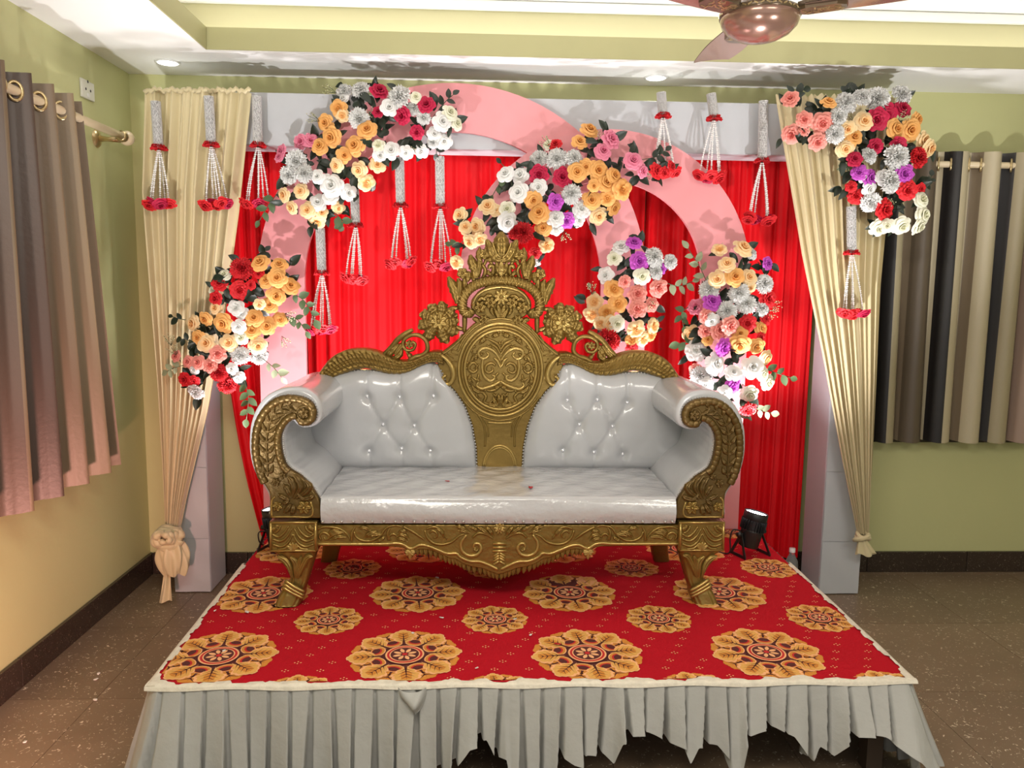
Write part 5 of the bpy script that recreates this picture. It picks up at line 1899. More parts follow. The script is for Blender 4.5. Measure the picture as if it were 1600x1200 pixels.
# =================================================================== FLOWERS
def petal(V, Fc, Rd, ang, span, rb, R, h0, H, curl, nu=5, nv=4, ruff=0.0, rf=0, cup=0.0, ph=0.0):
    o = len(V)
    for j in range(nv + 1):
        t = j / nv
        for i in range(nu + 1):
            s = i / nu * 2 - 1
            wdt = span * (0.55 + 0.45 * math.sin(PI * min(1, 0.15 + 0.6 * t)))
            a = ang + s * wdt
            rr = rb + (R - rb) * t ** 0.8
            # rounded rim
            edge_ = 1 - 0.16 * (abs(s) ** 2.4) * t
            z = h0 + (H - h0) * math.sin(t * PI * 0.5)
            if t > 0.74:
                z -= curl * (t - 0.74) / 0.26
                rr += curl * 0.5 * (t - 0.74) / 0.26
            rr = rr * edge_ + (ruff * math.sin(rf * s + ph) * t * 0.6)
            z += ruff * math.sin(rf * s * 1.3 + ph * 2) * t + cup * s * s * t
            V.append((rr * math.cos(a), rr * math.sin(a), z))
            Rd.append(min(1, 0.30 * R + 0.78 * t ** 1.6 * (0.75 + 0.25 * abs(s)) - 0.08 * (1 - R)))  # petal bases darker, rims lighter: shade between petals put into the colour
    w = nu + 1
    for j in range(nv):
        for i in range(nu):
            Fc.append((o + j * w + i, o + j * w + i + 1, o + (j + 1) * w + i + 1, o + (j + 1) * w + i))


def flower_mesh(name, rings, nv=4, nu=5, ruff=0.0, rf=0, seed=0):
    r = random.Random(seed)
    V, Fc, Rd = [], [], []
    for k, (n, rb, R, H, curl) in enumerate(rings):
        a0_ = r.uniform(0, 6.28)
        for i in range(n):
            petal(V, Fc, Rd, a0_ + 2 * PI * i / n + r.uniform(-.12, .12), PI / n * r.uniform(1.1, 1.35), rb, R * r.uniform(0.93, 1.06), 0.0 + 0.02 * k, H * r.uniform(0.88, 1.12), curl, nu, nv, ruff, rf, ph=r.uniform(0, 6))
    m = MB(); m.add(V, Fc)
    lathe(m, [(0.0, rings[0][3] * 0.98), (0.05, rings[0][3] * 0.95), (0.10, rings[0][3] * 0.80), (0.13, rings[0][3] * 0.5), (0.13, 0.1)], (0, 0, 0), (0, 0, 1), 9, 0)
    Rd += [0.45] * (len(m.v) - len(Rd))
    # green calyx
    o = len(m.v)
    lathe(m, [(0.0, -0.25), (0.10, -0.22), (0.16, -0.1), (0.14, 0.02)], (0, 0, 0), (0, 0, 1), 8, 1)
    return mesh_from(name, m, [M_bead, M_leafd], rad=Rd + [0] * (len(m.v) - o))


ROSE = [flower_mesh('rose', [(2, .0, .07, .66, .0), (3, .02, .19, .70, -.02), (3, .03, .34, .66, .05), (4, .05, .54, .58, .12), (5, .08, .80, .42, .17), (6, .10, 1.0, .20, .16)], seed=s) for s in (1, 2, 3)]
CARN = [flower_mesh('carnation', [(3, .0, .10, .72, .0), (5, .02, .30, .70, .02), (6, .05, .52, .60, .05), (7, .06, .74, .46, .06), (8, .08, .90, .28, .06), (8, .08, 1.0, .06, .03)], nu=11, nv=4, ruff=.15, rf=11, seed=s) for s in (4, 5)]
PEON = [flower_mesh('peony', [(2, .0, .09, .52, .0), (3, .02, .24, .56, .0), (4, .03, .46, .54, .06), (5, .05, .72, .42, .10), (6, .08, 1.0, .18, .12)], nu=7, ruff=.06, rf=5, seed=s) for s in (6, 7)]
BLOOM = [flower_mesh('blossom', [(3, .0, .10, .40, .0), (3, .02, .30, .44, .0), (5, .05, .78, .36, .14), (5, .06, 1.0, .16, .16)], nu=7, ruff=.05, rf=4, seed=s) for s in (8, 9)]


def leaf_mesh(name, w, fold, curve, n=5):
    m = MB()
    vs, fs = [], []
    for i in range(n + 1):
        s = i / n
        ww = w * math.sin(PI * min(1, .04 + .96 * s ** 0.85)) ** 0.8
        for c in (-1, 0, 1):
            vs.append((c * ww, s, abs(c) * fold * ww - curve * s * s))
    for i in range(n):
        for k in (0, 1):
            fs.append((i * 3 + k, i * 3 + k + 1, (i + 1) * 3 + k + 1, (i + 1) * 3 + k))
    m.add(vs, fs)
    return mesh_from(name, m, [M_leafd])


LEAF = [leaf_mesh('leaf', .30, .5, .18), leaf_mesh('leaf', .24, .35, .30)]
LEAFG = [leaf_mesh('leaf', .30, .3, .15), leaf_mesh('leaf', .26, .25, .25)]


def setmat(o, ms):
    for i, m in enumerate(ms):
        o.material_slots[i].link = 'OBJECT'
        o.material_slots[i].material = m


def orient(pos, n, roll, s):
    q = Vector(n).normalized().to_track_quat('Z', 'Y').to_matrix().to_4x4()
    return Matrix.Translation(pos) @ q @ Matrix.Rotation(roll, 4, 'Z') @ Matrix.Diagonal((*([s] * 3), 1)) if not hasattr(s, '__len__') else Matrix.Translation(pos) @ q @ Matrix.Rotation(roll, 4, 'Z') @ Matrix.Diagonal((*s, 1))


# filler sprig: wiry stems with tiny buds
_m = MB()
_rn = random.Random(3)
for i in range(9):
    e_ = Vector((_rn.uniform(-.5, .5), _rn.uniform(.5, 1.0), _rn.uniform(-.2, .3)))
    tube(_m, [(0, 0, 0), e_ * 0.5 + Vector((0, 0, .05)), e_], .010, 4, 0)
    for q in range(3):
        c = e_ * (1 - 0.16 * q) + Vector((_rn.uniform(-.08, .08), _rn.uniform(-.05, .05), _rn.uniform(-.06, .06)))
        lathe(_m, [(0, .045), (.035, .02), (.035, -.02), (0, -.045)], c, (0, 0, 1), 5, 1)
SPRIG = mesh_from('filler_sprig', _m, [M_stem, FC['G'][1]])


def bouquet(label, data, yarch, depth, centre, nleaf, dark=(), sprays=(), sprigs=(), seed=0, axis=None):
    """data: list of (type letter, kind, px, py, r px)"""
    rd = random.Random(seed)
    pxs = np.array([(d[2], d[3]) for d in data], float)
    c = pxs.mean(axis=0)
    cov = np.cov((pxs - c).T)
    ev, evec = np.linalg.eigh(cov)
    minor = evec[:, 0]
    sd = math.sqrt(ev[0])
    base = U(c[0], c[1], Y=yarch)
    t = thing('flower_arrangement', label, 'flower arrangement', (base.x, yarch - 0.01, base.z), 'artificial flower arrangements')
    pos = []
    for col, kind, px, py, r in data:
        k = min(1.0, abs((np.array([px, py]) - c) @ minor) / (2.0 * sd))
        dep = yarch - 0.035 - depth * (1 - k ** 2) - rd.uniform(0, 0.03)
        p = U(px, py, Y=dep)
        R = r / F * dep
        # nearest spine direction: outwards from the local centre
        near = pxs[np.argsort(((pxs - np.array([px, py])) ** 2).sum(1))[:9]].mean(axis=0)
        d = np.array([px, py]) - near
        L = np.linalg.norm(d) + 1e-6
        d = d / L * min(1.0, L / 30.0)
        n = Vector((d[0] * 0.75 + rd.uniform(-.32, .32), -1.0, -d[1] * 0.75 + rd.uniform(-.28, .30)))
        me = rd.choice({'r': ROSE, 'c': CARN, 'p': PEON, 'b': BLOOM}[kind])
        nm = {'r': 'rose', 'c': 'carnation', 'p': 'peony', 'b': 'blossom'}[kind]
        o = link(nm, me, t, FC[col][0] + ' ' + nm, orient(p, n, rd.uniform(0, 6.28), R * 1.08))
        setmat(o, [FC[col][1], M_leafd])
        pos.append((p, R))
    # dark foliage between and behind
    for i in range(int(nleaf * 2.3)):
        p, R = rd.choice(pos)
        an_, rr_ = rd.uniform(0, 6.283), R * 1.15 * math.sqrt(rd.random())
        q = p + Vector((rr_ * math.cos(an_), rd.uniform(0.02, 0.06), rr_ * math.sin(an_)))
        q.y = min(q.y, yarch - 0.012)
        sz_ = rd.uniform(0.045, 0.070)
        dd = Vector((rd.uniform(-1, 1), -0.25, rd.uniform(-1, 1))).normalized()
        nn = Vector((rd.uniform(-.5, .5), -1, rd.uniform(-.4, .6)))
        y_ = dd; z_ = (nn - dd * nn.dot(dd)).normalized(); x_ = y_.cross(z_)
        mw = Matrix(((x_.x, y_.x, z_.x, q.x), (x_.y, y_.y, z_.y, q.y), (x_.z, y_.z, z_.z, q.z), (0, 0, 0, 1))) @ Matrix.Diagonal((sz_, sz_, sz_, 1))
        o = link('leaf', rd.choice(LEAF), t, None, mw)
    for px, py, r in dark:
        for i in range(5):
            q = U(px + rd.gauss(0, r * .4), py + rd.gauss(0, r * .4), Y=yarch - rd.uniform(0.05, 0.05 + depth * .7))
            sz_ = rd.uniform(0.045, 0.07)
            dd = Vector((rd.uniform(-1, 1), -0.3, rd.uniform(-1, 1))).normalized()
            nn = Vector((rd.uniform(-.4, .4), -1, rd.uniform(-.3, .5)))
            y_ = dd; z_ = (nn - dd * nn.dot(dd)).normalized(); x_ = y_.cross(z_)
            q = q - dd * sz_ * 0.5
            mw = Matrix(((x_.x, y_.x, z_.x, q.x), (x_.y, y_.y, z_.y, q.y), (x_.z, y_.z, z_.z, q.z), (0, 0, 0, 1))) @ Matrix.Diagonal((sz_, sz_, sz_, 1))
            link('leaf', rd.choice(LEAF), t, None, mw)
    # light leafy sprays: stem polyline in pixels, leaves along it
    for P, n, lr, mtl in sprays:
        dep = yarch - 0.09
        pts = crom([tuple(U(a, b, Y=dep + 0.03 * i / len(P))) for i, (a, b) in enumerate(P)], 16)
        mb = MB(); tube(mb, pts, 0.0018, 5)
        obj('leaf_stem', mb, M_stem, t)
        for i in range(n):
            k = int(3 + (12 * (i + 0.5) / n))
            q = Vector(pts[k]); tn = (Vector(pts[min(15, k + 1)]) - Vector(pts[k - 1])).normalized()
            sd_ = Vector((0, -1, 0)).cross(tn) * (1 if i % 2 else -1)
            dd = (tn * 0.6 + sd_ * 0.8 + Vector((0, -0.2, rd.uniform(-.25, .1)))).normalized()
            if i == n - 1:
                dd = tn; q = Vector(pts[15])
            nn = Vector((rd.uniform(-.3, .3), -1, rd.uniform(-.2, .5)))
            y_ = dd; z_ = (nn - dd * nn.dot(dd)).normalized(); x_ = y_.cross(z_)
            sz_ = lr / F * dep * rd.uniform(.85, 1.2)
            mw = Matrix(((x_.x, y_.x, z_.x, q.x), (x_.y, y_.y, z_.y, q.y), (x_.z, y_.z, z_.z, q.z), (0, 0, 0, 1))) @ Matrix.Diagonal((sz_ * 1.15, sz_, sz_, 1))
            o = link('leaf', rd.choice(LEAFG), t, 'pale green leaf' if mtl is M_leafp else 'green leaf', mw)
            setmat(o, [mtl])
    for px, py, dx, dy in sprigs:
        q = U(px, py, Y=yarch - 0.10)
        dd = Vector((dx, -0.3, -dy)).normalized()
        nn = Vector((0, -1, 0.1))
        y_ = dd; z_ = (nn - dd * nn.dot(dd)).normalized(); x_ = y_.cross(z_)
        s_ = 0.062
        mw = Matrix(((x_.x, y_.x, z_.x, q.x), (x_.y, y_.y, z_.y, q.y), (x_.z, y_.z, z_.z, q.z), (0, 0, 0, 1))) @ Matrix.Diagonal((s_, s_, s_, 1))
        link('filler_sprig', SPRIG, t, None, mw)
    return t


def parse(txt, ox, oy, sc):
    """'C kind x y r' quadruples in a zoomed crop's own pixels"""
    out = []
    for it in txt.split(';'):
        f = it.split()
        if len(f) < 5:
            continue
        out.append((f[0], f[1], ox + sc * float(f[2]), oy + sc * float(f[3]), sc * float(f[4])))
    return out


D1 = parse('''W c 615 150 55;W c 730 140 60;W c 995 190 75;W r 925 260 55;G r 1110 190 40;W c 1100 265 50;W c 1165 330 45;W c 715 335 65;W c 280 625 66;W c 230 730 60;W c 335 720 60;W r 430 740 46;
K p 855 145 58;K p 1020 315 58;K p 1185 240 56;K p 1120 430 46;K p 850 290 38;O b 575 265 55;C b 600 315 42;O r 485 365 54;O r 530 465 64;O r 445 530 54;O r 775 415 62;O r 690 525 66;O r 610 590 50;
P p 315 495 48;P p 380 490 46;P p 180 560 42;P p 165 605 36;C r 560 660 46;C r 720 690 54;C r 845 655 54;C b 765 780 56;C r 315 840 50;C r 200 865 48;C r 250 950 44;C r 360 970 52;C r 455 985 44;C r 570 950 44;C b 425 1050 54;
W r 1290 360 62;G r 1345 300 54;G r 1390 370 44;W r 1240 440 48;W r 1305 490 54;W r 940 560 56;W r 860 590 48;W r 1045 570 46;W r 1150 560 46;W r 525 800 74;W r 640 850 54;W r 430 920 56;W r 520 880 52;W r 610 200 38;G b 850 520 42;W c 1230 500 40''', 400, 110, .225)
bouquet('largest flower arrangement, white apricot and crimson, high on the big arch under the ceiling', D1, 3.63, 0.11, None, 44,
        dark=[(572, 160, 14), (590, 185, 16), (605, 205, 14), (520, 240, 14), (510, 262, 14), (478, 247, 12), (640, 220, 12), (660, 190, 12), (545, 268, 10)],
        sprays=[([(435, 300), (420, 320), (405, 345)], 5, 15, M_leafg), ([(520, 330), (535, 345), (535, 352)], 4, 15, M_leafg), ([(675, 185), (695, 160), (708, 148)], 5, 15, M_leafd), ([(660, 205), (680, 230), (682, 240)], 3, 14, M_leafd)],
        sprigs=[(585, 190, -.3, -1), (600, 230, .6, .6), (640, 225, .3, 1), (525, 145, -1, -.2), (500, 190, -1, -.3)], seed=11)

D2 = parse('''O r 970 105 58;O r 905 180 50;O r 890 375 58;O r 950 340 48;O r 1025 365 62;O r 1075 450 62;O r 1130 400 52;O b 1185 490 64;O r 1000 465 38;O r 985 560 58;O b 1090 545 52;O r 1130 610 48;C r 1030 660 56;O r 600 555 54;O r 645 645 64;O r 670 740 52;
P p 1110 160 62;P r 1060 240 54;P r 1255 305 58;P p 1320 370 42;R p 750 195 42;R p 1410 370 52;R p 1510 340 38;R c 535 775 66;R c 490 770 50;R p 615 905 40;R p 1460 380 38;K p 640 390 58;K p 795 410 60;
W c 640 290 56;W c 760 290 66;W c 870 285 56;W r 425 390 54;W r 520 400 54;W r 510 510 62;W r 640 475 52;W c 855 520 62;G r 430 620 48;W r 430 700 62;W p 920 620 58;W p 900 690 44;W p 750 680 54;W p 750 740 46;
M p 745 570 52;M p 820 690 52;C r 305 605 54;C r 355 630 42;C r 125 660 48;C r 160 740 44;C r 235 735 54;C r 190 830 48;C b 250 815 46;C b 100 970 48;C b 690 855 50;W r 620 970 32;G b 700 195 34''', 690, 180, .2375)
bouquet('apricot, white and purple flower arrangement where the two arches cross above the sofa crest', D2, 3.60, 0.12, None, 46,
        dark=[(920, 235, 16), (945, 255, 15), (960, 262, 14), (985, 235, 12), (815, 335, 14), (822, 345, 12), (860, 305, 12), (882, 322, 10), (760, 318, 10), (985, 250, 10), (775, 355, 12)],
        sprays=[([(1000, 250), (1025, 245), (1040, 235)], 6, 15, M_leafd), ([(790, 300), (780, 290), (770, 305)], 3, 13, M_leafg), ([(725, 375), (715, 385), (705, 383)], 4, 13, M_leafg), ([(800, 290), (795, 270), (783, 255)], 2, 13, M_leafd)],
        sprigs=[(935, 225, .3, -1), (800, 312, -.3, .4), (860, 230, -.8, -.6), (880, 360, .3, .8), (1000, 270, .6, .4)], seed=12)

D3 = parse('''W p 265 100 48;W c 455 160 58;W c 550 185 44;W c 465 245 44;G r 225 165 42;G r 385 270 48;W p 175 265 46;G r 240 545 46;M p 340 75 44;M p 370 180 54;M p 495 225 36;L p 480 335 54;L p 360 370 52;L p 285 300 38;L p 360 460 50;L p 440 435 42;
O b 220 345 56;O b 245 430 52;C b 110 420 50;C b 95 490 48;O b 180 480 46;C b 145 545 42;C r 200 545 48;C b 350 580 54;C b 450 560 48;C b 390 635 46;O b 325 640 38;O b 435 610 42;R c 190 640 66;R p 325 690 38''', 900, 360, .2667)
bouquet('small orange, salmon and white flower arrangement just behind the sofa top rail', D3, 3.60, 0.09, None, 26,
        dark=[(975, 410, 16), (985, 430, 14), (975, 492, 12), (1000, 497, 12), (968, 525, 10)],
        sprays=[([(1035, 440), (1060, 447), (1082, 440)], 6, 16, M_leafp), ([(930, 470), (925, 460), (922, 450)], 2, 10, M_leafp)], sprigs=[(925, 460, -.2, -1), (1010, 470, .3, .3)], seed=13)

D4 = parse('''C b 840 115 42;C r 975 110 58;C r 885 200 48;C r 830 285 50;C r 1010 275 46;C r 1020 335 32;O r 930 275 54;O r 1080 575 42;O r 960 665 60;O r 1055 675 48;C r 1105 745 50;O r 960 605 44;C r 675 605 50;O r 770 640 34;
W c 1020 140 38;W c 1100 315 56;W c 955 370 58;W c 780 350 58;W c 885 470 54;W c 1000 435 54;W c 1085 455 48;W r 795 530 44;W p 705 705 62;W r 810 785 64;W c 735 855 64;W r 920 835 48;W r 1030 805 64;G r 1120 890 48;W r 870 950 44;G r 1015 955 52;L r 700 810 34;G r 1090 840 44;
M p 795 415 54;M p 1120 195 38;M p 860 685 54;M p 910 910 52;P p 705 450 48;L p 770 500 50;L p 760 590 44;L p 840 585 54;L p 900 560 54;R p 1120 400 54;R p 1005 545 48;R p 1080 625 32;R p 1110 520 34;R c 1005 1045 48;W r 760 900 44''', 900, 360, .2667)
bouquet('tall white, salmon and yellow flower arrangement on the smaller arch above a sofa arm', D4, 3.59, 0.13, None, 40,
        dark=[(1165, 408, 18), (1188, 412, 18), (1130, 458, 14), (1145, 498, 14), (1120, 590, 18), (1100, 548, 12), (1150, 470, 12), (1145, 558, 12)],
        sprays=[([(1110, 455), (1095, 420), (1075, 388)], 7, 15, M_leafp), ([(1180, 570), (1205, 580), (1235, 590)], 6, 16, M_leafg), ([(1170, 630), (1185, 640), (1205, 645)], 6, 14, M_leafp), ([(1075, 480), (1065, 490), (1068, 510)], 5, 16, M_leafg), ([(1085, 540), (1072, 535), (1062, 537)], 3, 16, M_leafg)],
        sprigs=[(1200, 475, 1, .1), (1195, 485, 1, .4), (1122, 400, 0, -1), (1160, 600, .4, 1)], seed=14)

D5 = parse('''O r 700 140 60;O r 830 155 54;O r 815 240 62;O r 740 265 48;O r 905 300 58;O r 805 365 62;O r 765 430 54;C r 690 425 38;O r 655 520 58;O r 745 575 58;O r 635 605 58;O r 835 530 48;C r 240 560 58;O r 320 525 48;O r 445 555 66;O r 270 655 48;C r 325 695 62;C r 480 690 58;C r 680 710 58;C r 390 450 44;
R c 570 180 74;R p 420 280 54;R p 390 385 48;R p 555 325 62;R p 635 290 34;R p 690 215 34;L p 350 850 48;R c 410 900 58;R c 470 980 62;R p 175 945 48;R p 235 955 40;G r 450 225 44;G r 365 330 28;W b 530 450 54;W b 575 490 44;W r 550 580 48;G r 565 655 48;W c 560 780 62;W c 690 790 54;W r 540 930 48;W c 255 1030 56;W r 500 870 40;L p 400 770 54;L p 115 785 38;L r 200 825 42;L r 270 830 48;W r 240 880 34;R p 540 200 40''', 250, 380, .2249)
bouquet('flower arrangement of orange and red roses on the cream drape near the green corner', D5, 3.555, 0.10, None, 36,
        dark=[(358, 458, 16), (372, 462, 14), (400, 455, 14), (335, 515, 14), (325, 505, 12), (305, 545, 14), (318, 555, 12), (345, 440, 12), (312, 592, 12)],
        sprays=[([(450, 455), (475, 470), (492, 500)], 7, 15, M_leafg), ([(445, 490), (465, 500), (478, 518)], 5, 14, M_leafg), ([(410, 560), (428, 575), (440, 590)], 5, 15, M_leafp), ([(380, 590), (388, 620), (385, 655)], 8, 15, M_leafg), ([(290, 500), (280, 498), (270, 495)], 3, 13, M_leafd),
                ([(290, 570), (272, 575), (262, 580)], 5, 13, M_leafp), ([(400, 410), (410, 398), (415, 392)], 3, 13, M_leafd), ([(300, 535), (290, 530), (284, 530)], 3, 13, M_leafd)],
        sprigs=[(445, 490, .8, .2), (278, 555, -.5, -.7), (440, 525, .5, .6), (268, 540, -.2, -1)], seed=15)

D6 = parse('''L p 385 185 42;L p 455 290 40;L p 550 310 52;L p 390 365 48;L p 455 350 28;L p 525 405 44;O r 580 205 38;C r 765 300 46;C r 680 340 42;O r 710 385 44;O r 925 340 48;O r 1000 345 56;O r 1035 295 42;C r 1070 400 44;C r 1100 440 46;C r 670 440 44;
W c 670 205 54;W c 755 175 44;W c 835 185 60;W c 960 165 50;W c 630 275 46;W c 615 365 46;W c 790 480 42;W c 935 485 64;W c 800 720 50;W c 895 615 58;W r 790 650 38;W r 865 590 38;K p 830 290 54;K p 880 265 54;K p 965 235 44;K p 825 430 38;K p 945 420 38;K p 715 495 38;
R c 1045 490 50;R p 990 660 48;R p 870 760 54;R p 725 685 42;R p 700 640 28;R p 1060 650 28;M p 740 565 38;M p 795 595 44;M p 975 575 48;G r 1060 710 44;G r 1065 790 50;G r 1045 840 46;G r 960 840 48;G r 845 850 48;G r 890 840 34;W r 760 590 30''', 1120, 100, .3)
bouquet('hook shaped flower arrangement on top of the cream drape in front of the window curtain', D6, 3.54, 0.11, None, 40,
        dark=[(1250, 150, 14), (1268, 168, 12), (1280, 175, 14), (1262, 215, 12), (1330, 140, 14), (1360, 210, 12), (1375, 238, 14), (1390, 220, 12), (1410, 250, 12), (1385, 300, 16), (1405, 318, 14), (1345, 290, 12), (1440, 290, 14), (1350, 230, 10)],
        sprays=[([(1245, 165), (1240, 145), (1255, 140)], 4, 14, M_leafd), ([(1440, 290), (1452, 285), (1455, 275)], 4, 12, M_leafd), ([(1330, 270), (1322, 265), (1318, 262)], 3, 11, M_leafp)],
        sprigs=[(1335, 195, -.6, -.3), (1320, 235, -.8, .5), (1335, 215, 0, -1), (1325, 265, -1, -.2), (1400, 190, .5, -.4), (1380, 310, .2, .3)], seed=16)

# =================================================================== HANGING GARLANDS
CL = 0.22
_m = MB()
lathe(_m, [(0.0, 0.0), (0.0165, -0.001), (0.0165, -CL + 0.001), (0.0, -CL)], (0, 0, 0), (0, 0, 1), 12, 1)
_rn = random.Random(9)
for j in range(36):
    for i in range(19):
        a = 2 * PI * (i + 0.5 * (j % 2)) / 19 + _rn.uniform(-.05, .05)
        c = Vector((0.018 * math.cos(a), 0.018 * math.sin(a), -0.004 - j * (CL - 0.008) / 35))
        r = _rn.uniform(.0030, .0042)
        d = Vector((math.cos(a), math.sin(a), 0)); t_ = Vector((-d.y, d.x, 0))
        P = [c + d * r * 1.2, c + t_ * r, c + Vector((0, 0, r)), c - t_ * r, c - Vector((0, 0, r))]
        _m.add(P, [(0, 1, 2), (0, 2, 3), (0, 3, 4), (0, 4, 1)], 0)
CORD = mesh_from('beaded_cord', _m, [M_beadg, M_beadcore])


def bead_strand(p0, p1, sag):
    m = MB()
    p0, p1 = Vector(p0), Vector(p1)
    n = max(10, int((p1 - p0).length / 0.0088))
    for i in range(n):
        t = i / (n - 1)
        c = p0.lerp(p1, t) + Vector((sag[0], sag[1], 0)) * math.sin(PI * t * 0.9)
        r = 0.0060 if i % 2 else 0.0048
        vs = [c + Vector((0, 0, r))] + [c + Vector((r * math.cos(a), r * math.sin(a), 0)) for a in np.linspace(0, 2 * PI, 6, endpoint=False)] + [c - Vector((0, 0, r))]
        fs = [(0, 1 + k, 1 + (k + 1) % 6) for k in range(6)] + [(7, 1 + (k + 1) % 6, 1 + k) for k in range(6)]
        m.add(vs, fs)
    tube(m, [tuple(p0.lerp(p1, t) + Vector((sag[0], sag[1], 0)) * math.sin(PI * t * 0.9)) for t in np.linspace(0, 1, 8)], 0.0018, 4)
    return m


def garland(label, top, col, bot, half, Y, seed, thread=None):
    rd = random.Random(seed)
    T, C, B = U(*top, Y=Y), U(*col, Y=Y), U(*bot, Y=Y)
    g = thing('hanging_garland', label, 'garland', tuple(T), 'white bead garlands with red roses')
    dv = (C - T)
    L = dv.length
    q = (-dv).to_track_quat('Z', 'Y').to_matrix().to_4x4()
    link('beaded_cord', CORD, g, 'white beaded cord', Matrix.Translation(T) @ q @ Matrix.Diagonal((1, 1, L / CL, 1)))
    if thread:
        mb = MB(); tube(mb, [U(*thread, Y=Y + 0.02), T], 0.0015, 5)
        obj('thread', mb, M_stem, g)
    o = link('rose_collar', CARN[0], g, 'dark red rose collar', Matrix.Translation(C + Vector((0, 0, -0.004))) @ Matrix.Rotation(rd.uniform(0, 6), 4, 'Z') @ Matrix.Diagonal((0.035, 0.035, 0.036, 1)))
    setmat(o, [FC['R'][1], M_leafd])
    hw = half / F * Y
    n = 6
    for i in range(n):
        t = (i / (n - 1) * 2 - 1)
        t = max(-1, min(1, t + rd.uniform(-.28, .28)))
        ang = i * 2.4 + seed
        ex = B.x + hw * 0.72 * t + rd.uniform(-.006, .006)
        ey = Y - 0.012 + 0.028 * math.sin(ang)
        ez = B.z + rd.uniform(-0.012, 0.012)
        p0 = C + Vector((0.006 * t, 0.004 * math.sin(ang), -0.010))
        obj('bead_strand', bead_strand(p0, (ex, ey, ez + 0.012), (0.006 * t, 0.0)), M_bead, g)
        if i % 1 == 0:
            o = link('rose', rd.choice(ROSE + PEON), g, 'red rose tassel end', orient(Vector((ex + 0.006 * t, ey - 0.006, ez - 0.004)), (0.5 * t + rd.uniform(-.3, .3), -0.55, -0.8), rd.uniform(0, 6), rd.uniform(0.028, 0.034)))
            setmat(o, [FC['R'][1] if rd.random() < .75 else FC['K'][1], M_leafd])
    return g


garland('bead garland on the cream drape, nearest the green corner', (243, 158), (248, 232), (248, 318), 25, 3.53, 1)
garland('bead garland on the cream drape, second from the green corner', (326, 150), (330, 227), (336, 317), 22, 3.53, 2)
garland('bead garland on the white beam just beside the cream drape near the corner', (401, 150), (403, 228), (402, 318), 20, 3.60, 3)
garland('lowest bead garland hanging inside the big arch, at its outer leg', (500, 356), (503, 428), (503, 512), 18, 3.58, 4, (498, 335))
garland('bead garland inside the big arch, second in from its outer leg', (553, 275), (556, 353), (555, 436), 19, 3.585, 5, (552, 255))
garland('bead garland inside the big arch, third in from its outer leg', (624, 245), (626, 322), (627, 410), 24, 3.585, 6, (624, 225))
garland('bead garland inside the big arch nearest the sofa crest', (687, 244), (688, 324), (688, 412), 21, 3.585, 7, (687, 222))
garland('shortest bead garland on the white beam, its roses touching the arch flowers', (1033, 144), (1036, 182), (1037, 266), 20, 3.57, 8)
garland('bead garland in front of the shoulder of the smaller arch', (1111, 146), (1116, 186), (1113, 276), 24, 3.56, 9)
garland('bead garland on the white beam next to the tied cream drape', (1193, 157), (1191, 252), (1185, 341), 25, 3.60, 10)
garland('bead garland hanging under the hook shaped flowers on the tied cream drape', (1330, 322), (1331, 396), (1328, 487), 20, 3.49, 11, (1330, 300))

# =================================================================== SMALL LITTER
def scrap(name, label, cat, group, p, r, m, seed):
    rd = random.Random(seed)
    n = 7
    a0_ = rd.uniform(0, 6)
    st = rd.uniform(.4, .7)
    top_ = []
    for i in range(n):
        a = 2 * PI * i / n
        rr = r * rd.uniform(.75, 1.1)
        x, y = rr * math.cos(a), rr * st * math.sin(a)
        top_.append((p.x + x * math.cos(a0_) - y * math.sin(a0_), p.y + x * math.sin(a0_) + y * math.cos(a0_), p.z + 0.0015 + 0.18 * r * abs(math.sin(a * 1.5))))
    m_ = MB()
    bt_ = [(x, y, z - 0.0012) for x, y, z in top_]
    cc = (p.x, p.y, p.z + 0.0015)
    cb_ = (p.x, p.y, p.z + 0.0004)
    vs = top_ + bt_ + [cc, cb_]
    fs = [(i, (i + 1) % n, 2 * n) for i in range(n)] + [(n + (i + 1) % n, n + i, 2 * n + 1) for i in range(n)] + [(i, n + i, n + (i + 1) % n, (i + 1) % n) for i in range(n)]
    m_.add(vs, fs)
    return tag(obj(name, m_, m), label, cat, group)


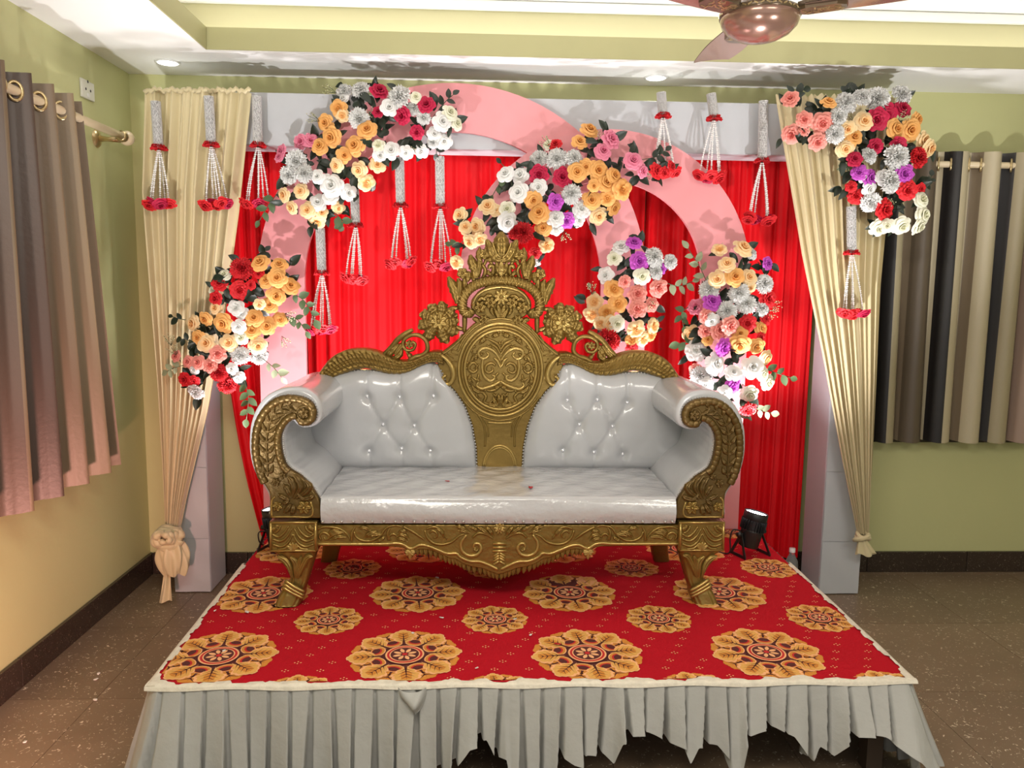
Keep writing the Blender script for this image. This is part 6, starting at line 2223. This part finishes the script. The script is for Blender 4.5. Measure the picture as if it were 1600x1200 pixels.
M_scrap = mat('white petal scrap', (0.78, 0.76, 0.70), 0.7)
M_rpet = mat('red rose petal', (0.50, 0.006, 0.015), 0.5)
for i, (px, py, lab) in enumerate(((154, 1053, 'white petal scrap on the floor tiles, the farther of a pair beside the stage'), (150, 1062, 'white petal scrap on the floor tiles, the nearer of a pair beside the stage'),
                                   (149, 1094, 'white petal scrap on the floor joint beside the stage'), (39, 1160, 'white petal scrap on the floor tiles nearest the camera'))):
    p = U(px, py, Z=0.0)
    scrap('petal_scrap', lab, 'petal', 'petal scraps on the floor', Vector((p.x, p.y, 0.0005)), 0.011, M_scrap, i)
for i, (px, py, lab) in enumerate(((386, 960, 'white petal scrap on the carpet medallion at the sofa front leg near the green corner'), (829, 996, 'white petal scrap on red carpet touching the third medallion of the front row'),
                                   (690, 969, 'white petal scrap on bare red carpet beside the small medallion in the middle'), (683, 906, 'white petal scrap on the medallion right under the dropped front rail'),
                                   (350, 1021, 'white petal scrap at the heart of the front medallion nearest the green corner'), (645, 993, 'white petal scrap on top of the second medallion of the front row'),
                                   (336, 958, 'white petal scrap at the carpet edge beside the hem near the green corner'), (805, 971, 'white petal scrap on the rim of the small medallion in the middle'),
                                   (745, 1048, 'white petal scrap close to the front hem cloth, between two medallions'))):
    p = U(px, py, Z=CZ)
    p.z = cz(p.x, p.y) + 0.0045
    scrap('petal_scrap', lab, 'petal', 'petal scraps on the carpet', p, 0.010 if i in (0, 2, 3) else 0.0075, M_scrap, 20 + i)
p = U(871, 1012, Z=CZ); p.z = cz(p.x, p.y) + 0.008
scrap('rose_petal', 'red petal lying on an orange carpet medallion', 'petal', 'loose red petals', p, 0.012, M_rpet, 50)
p = U(829, 763, Z=SZ + 0.006)
scrap('rose_petal', 'large red petal lying on the white sofa seat', 'petal', 'loose red petals', p + Vector((0, 0, 0.002)), 0.017, M_rpet, 51)
p = U(699, 753, Z=SZ + 0.007)
scrap('rose_petal', 'thin dark red petal lying on the white sofa seat', 'petal', 'loose red petals', p + Vector((0, 0, 0.002)), 0.010, M_rpet, 52)
# plastic bottle lying behind the stage edge
p = U(1236, 893, Y=3.70)
t = thing('plastic_bottle', 'small clear plastic bottle behind the stage edge by the white post', 'bottle', (p.x, 3.70, 0.0))
mb = MB(); lathe(mb, [(0.0, 0.0), (0.028, 0.001), (0.031, 0.008), (0.031, 0.13), (0.029, 0.15), (0.013, 0.185), (0.012, 0.20)], (p.x, 3.70, 0.001), (0, 0, 1), 18)
obj('body', mb, M_clear, t)
mb = MB(); lathe(mb, [(0.015, 0.196), (0.015, 0.216), (0.0, 0.217)], (p.x, 3.70, 0.001), (0, 0, 1), 16)
obj('cap', mb, M_chrome, t)
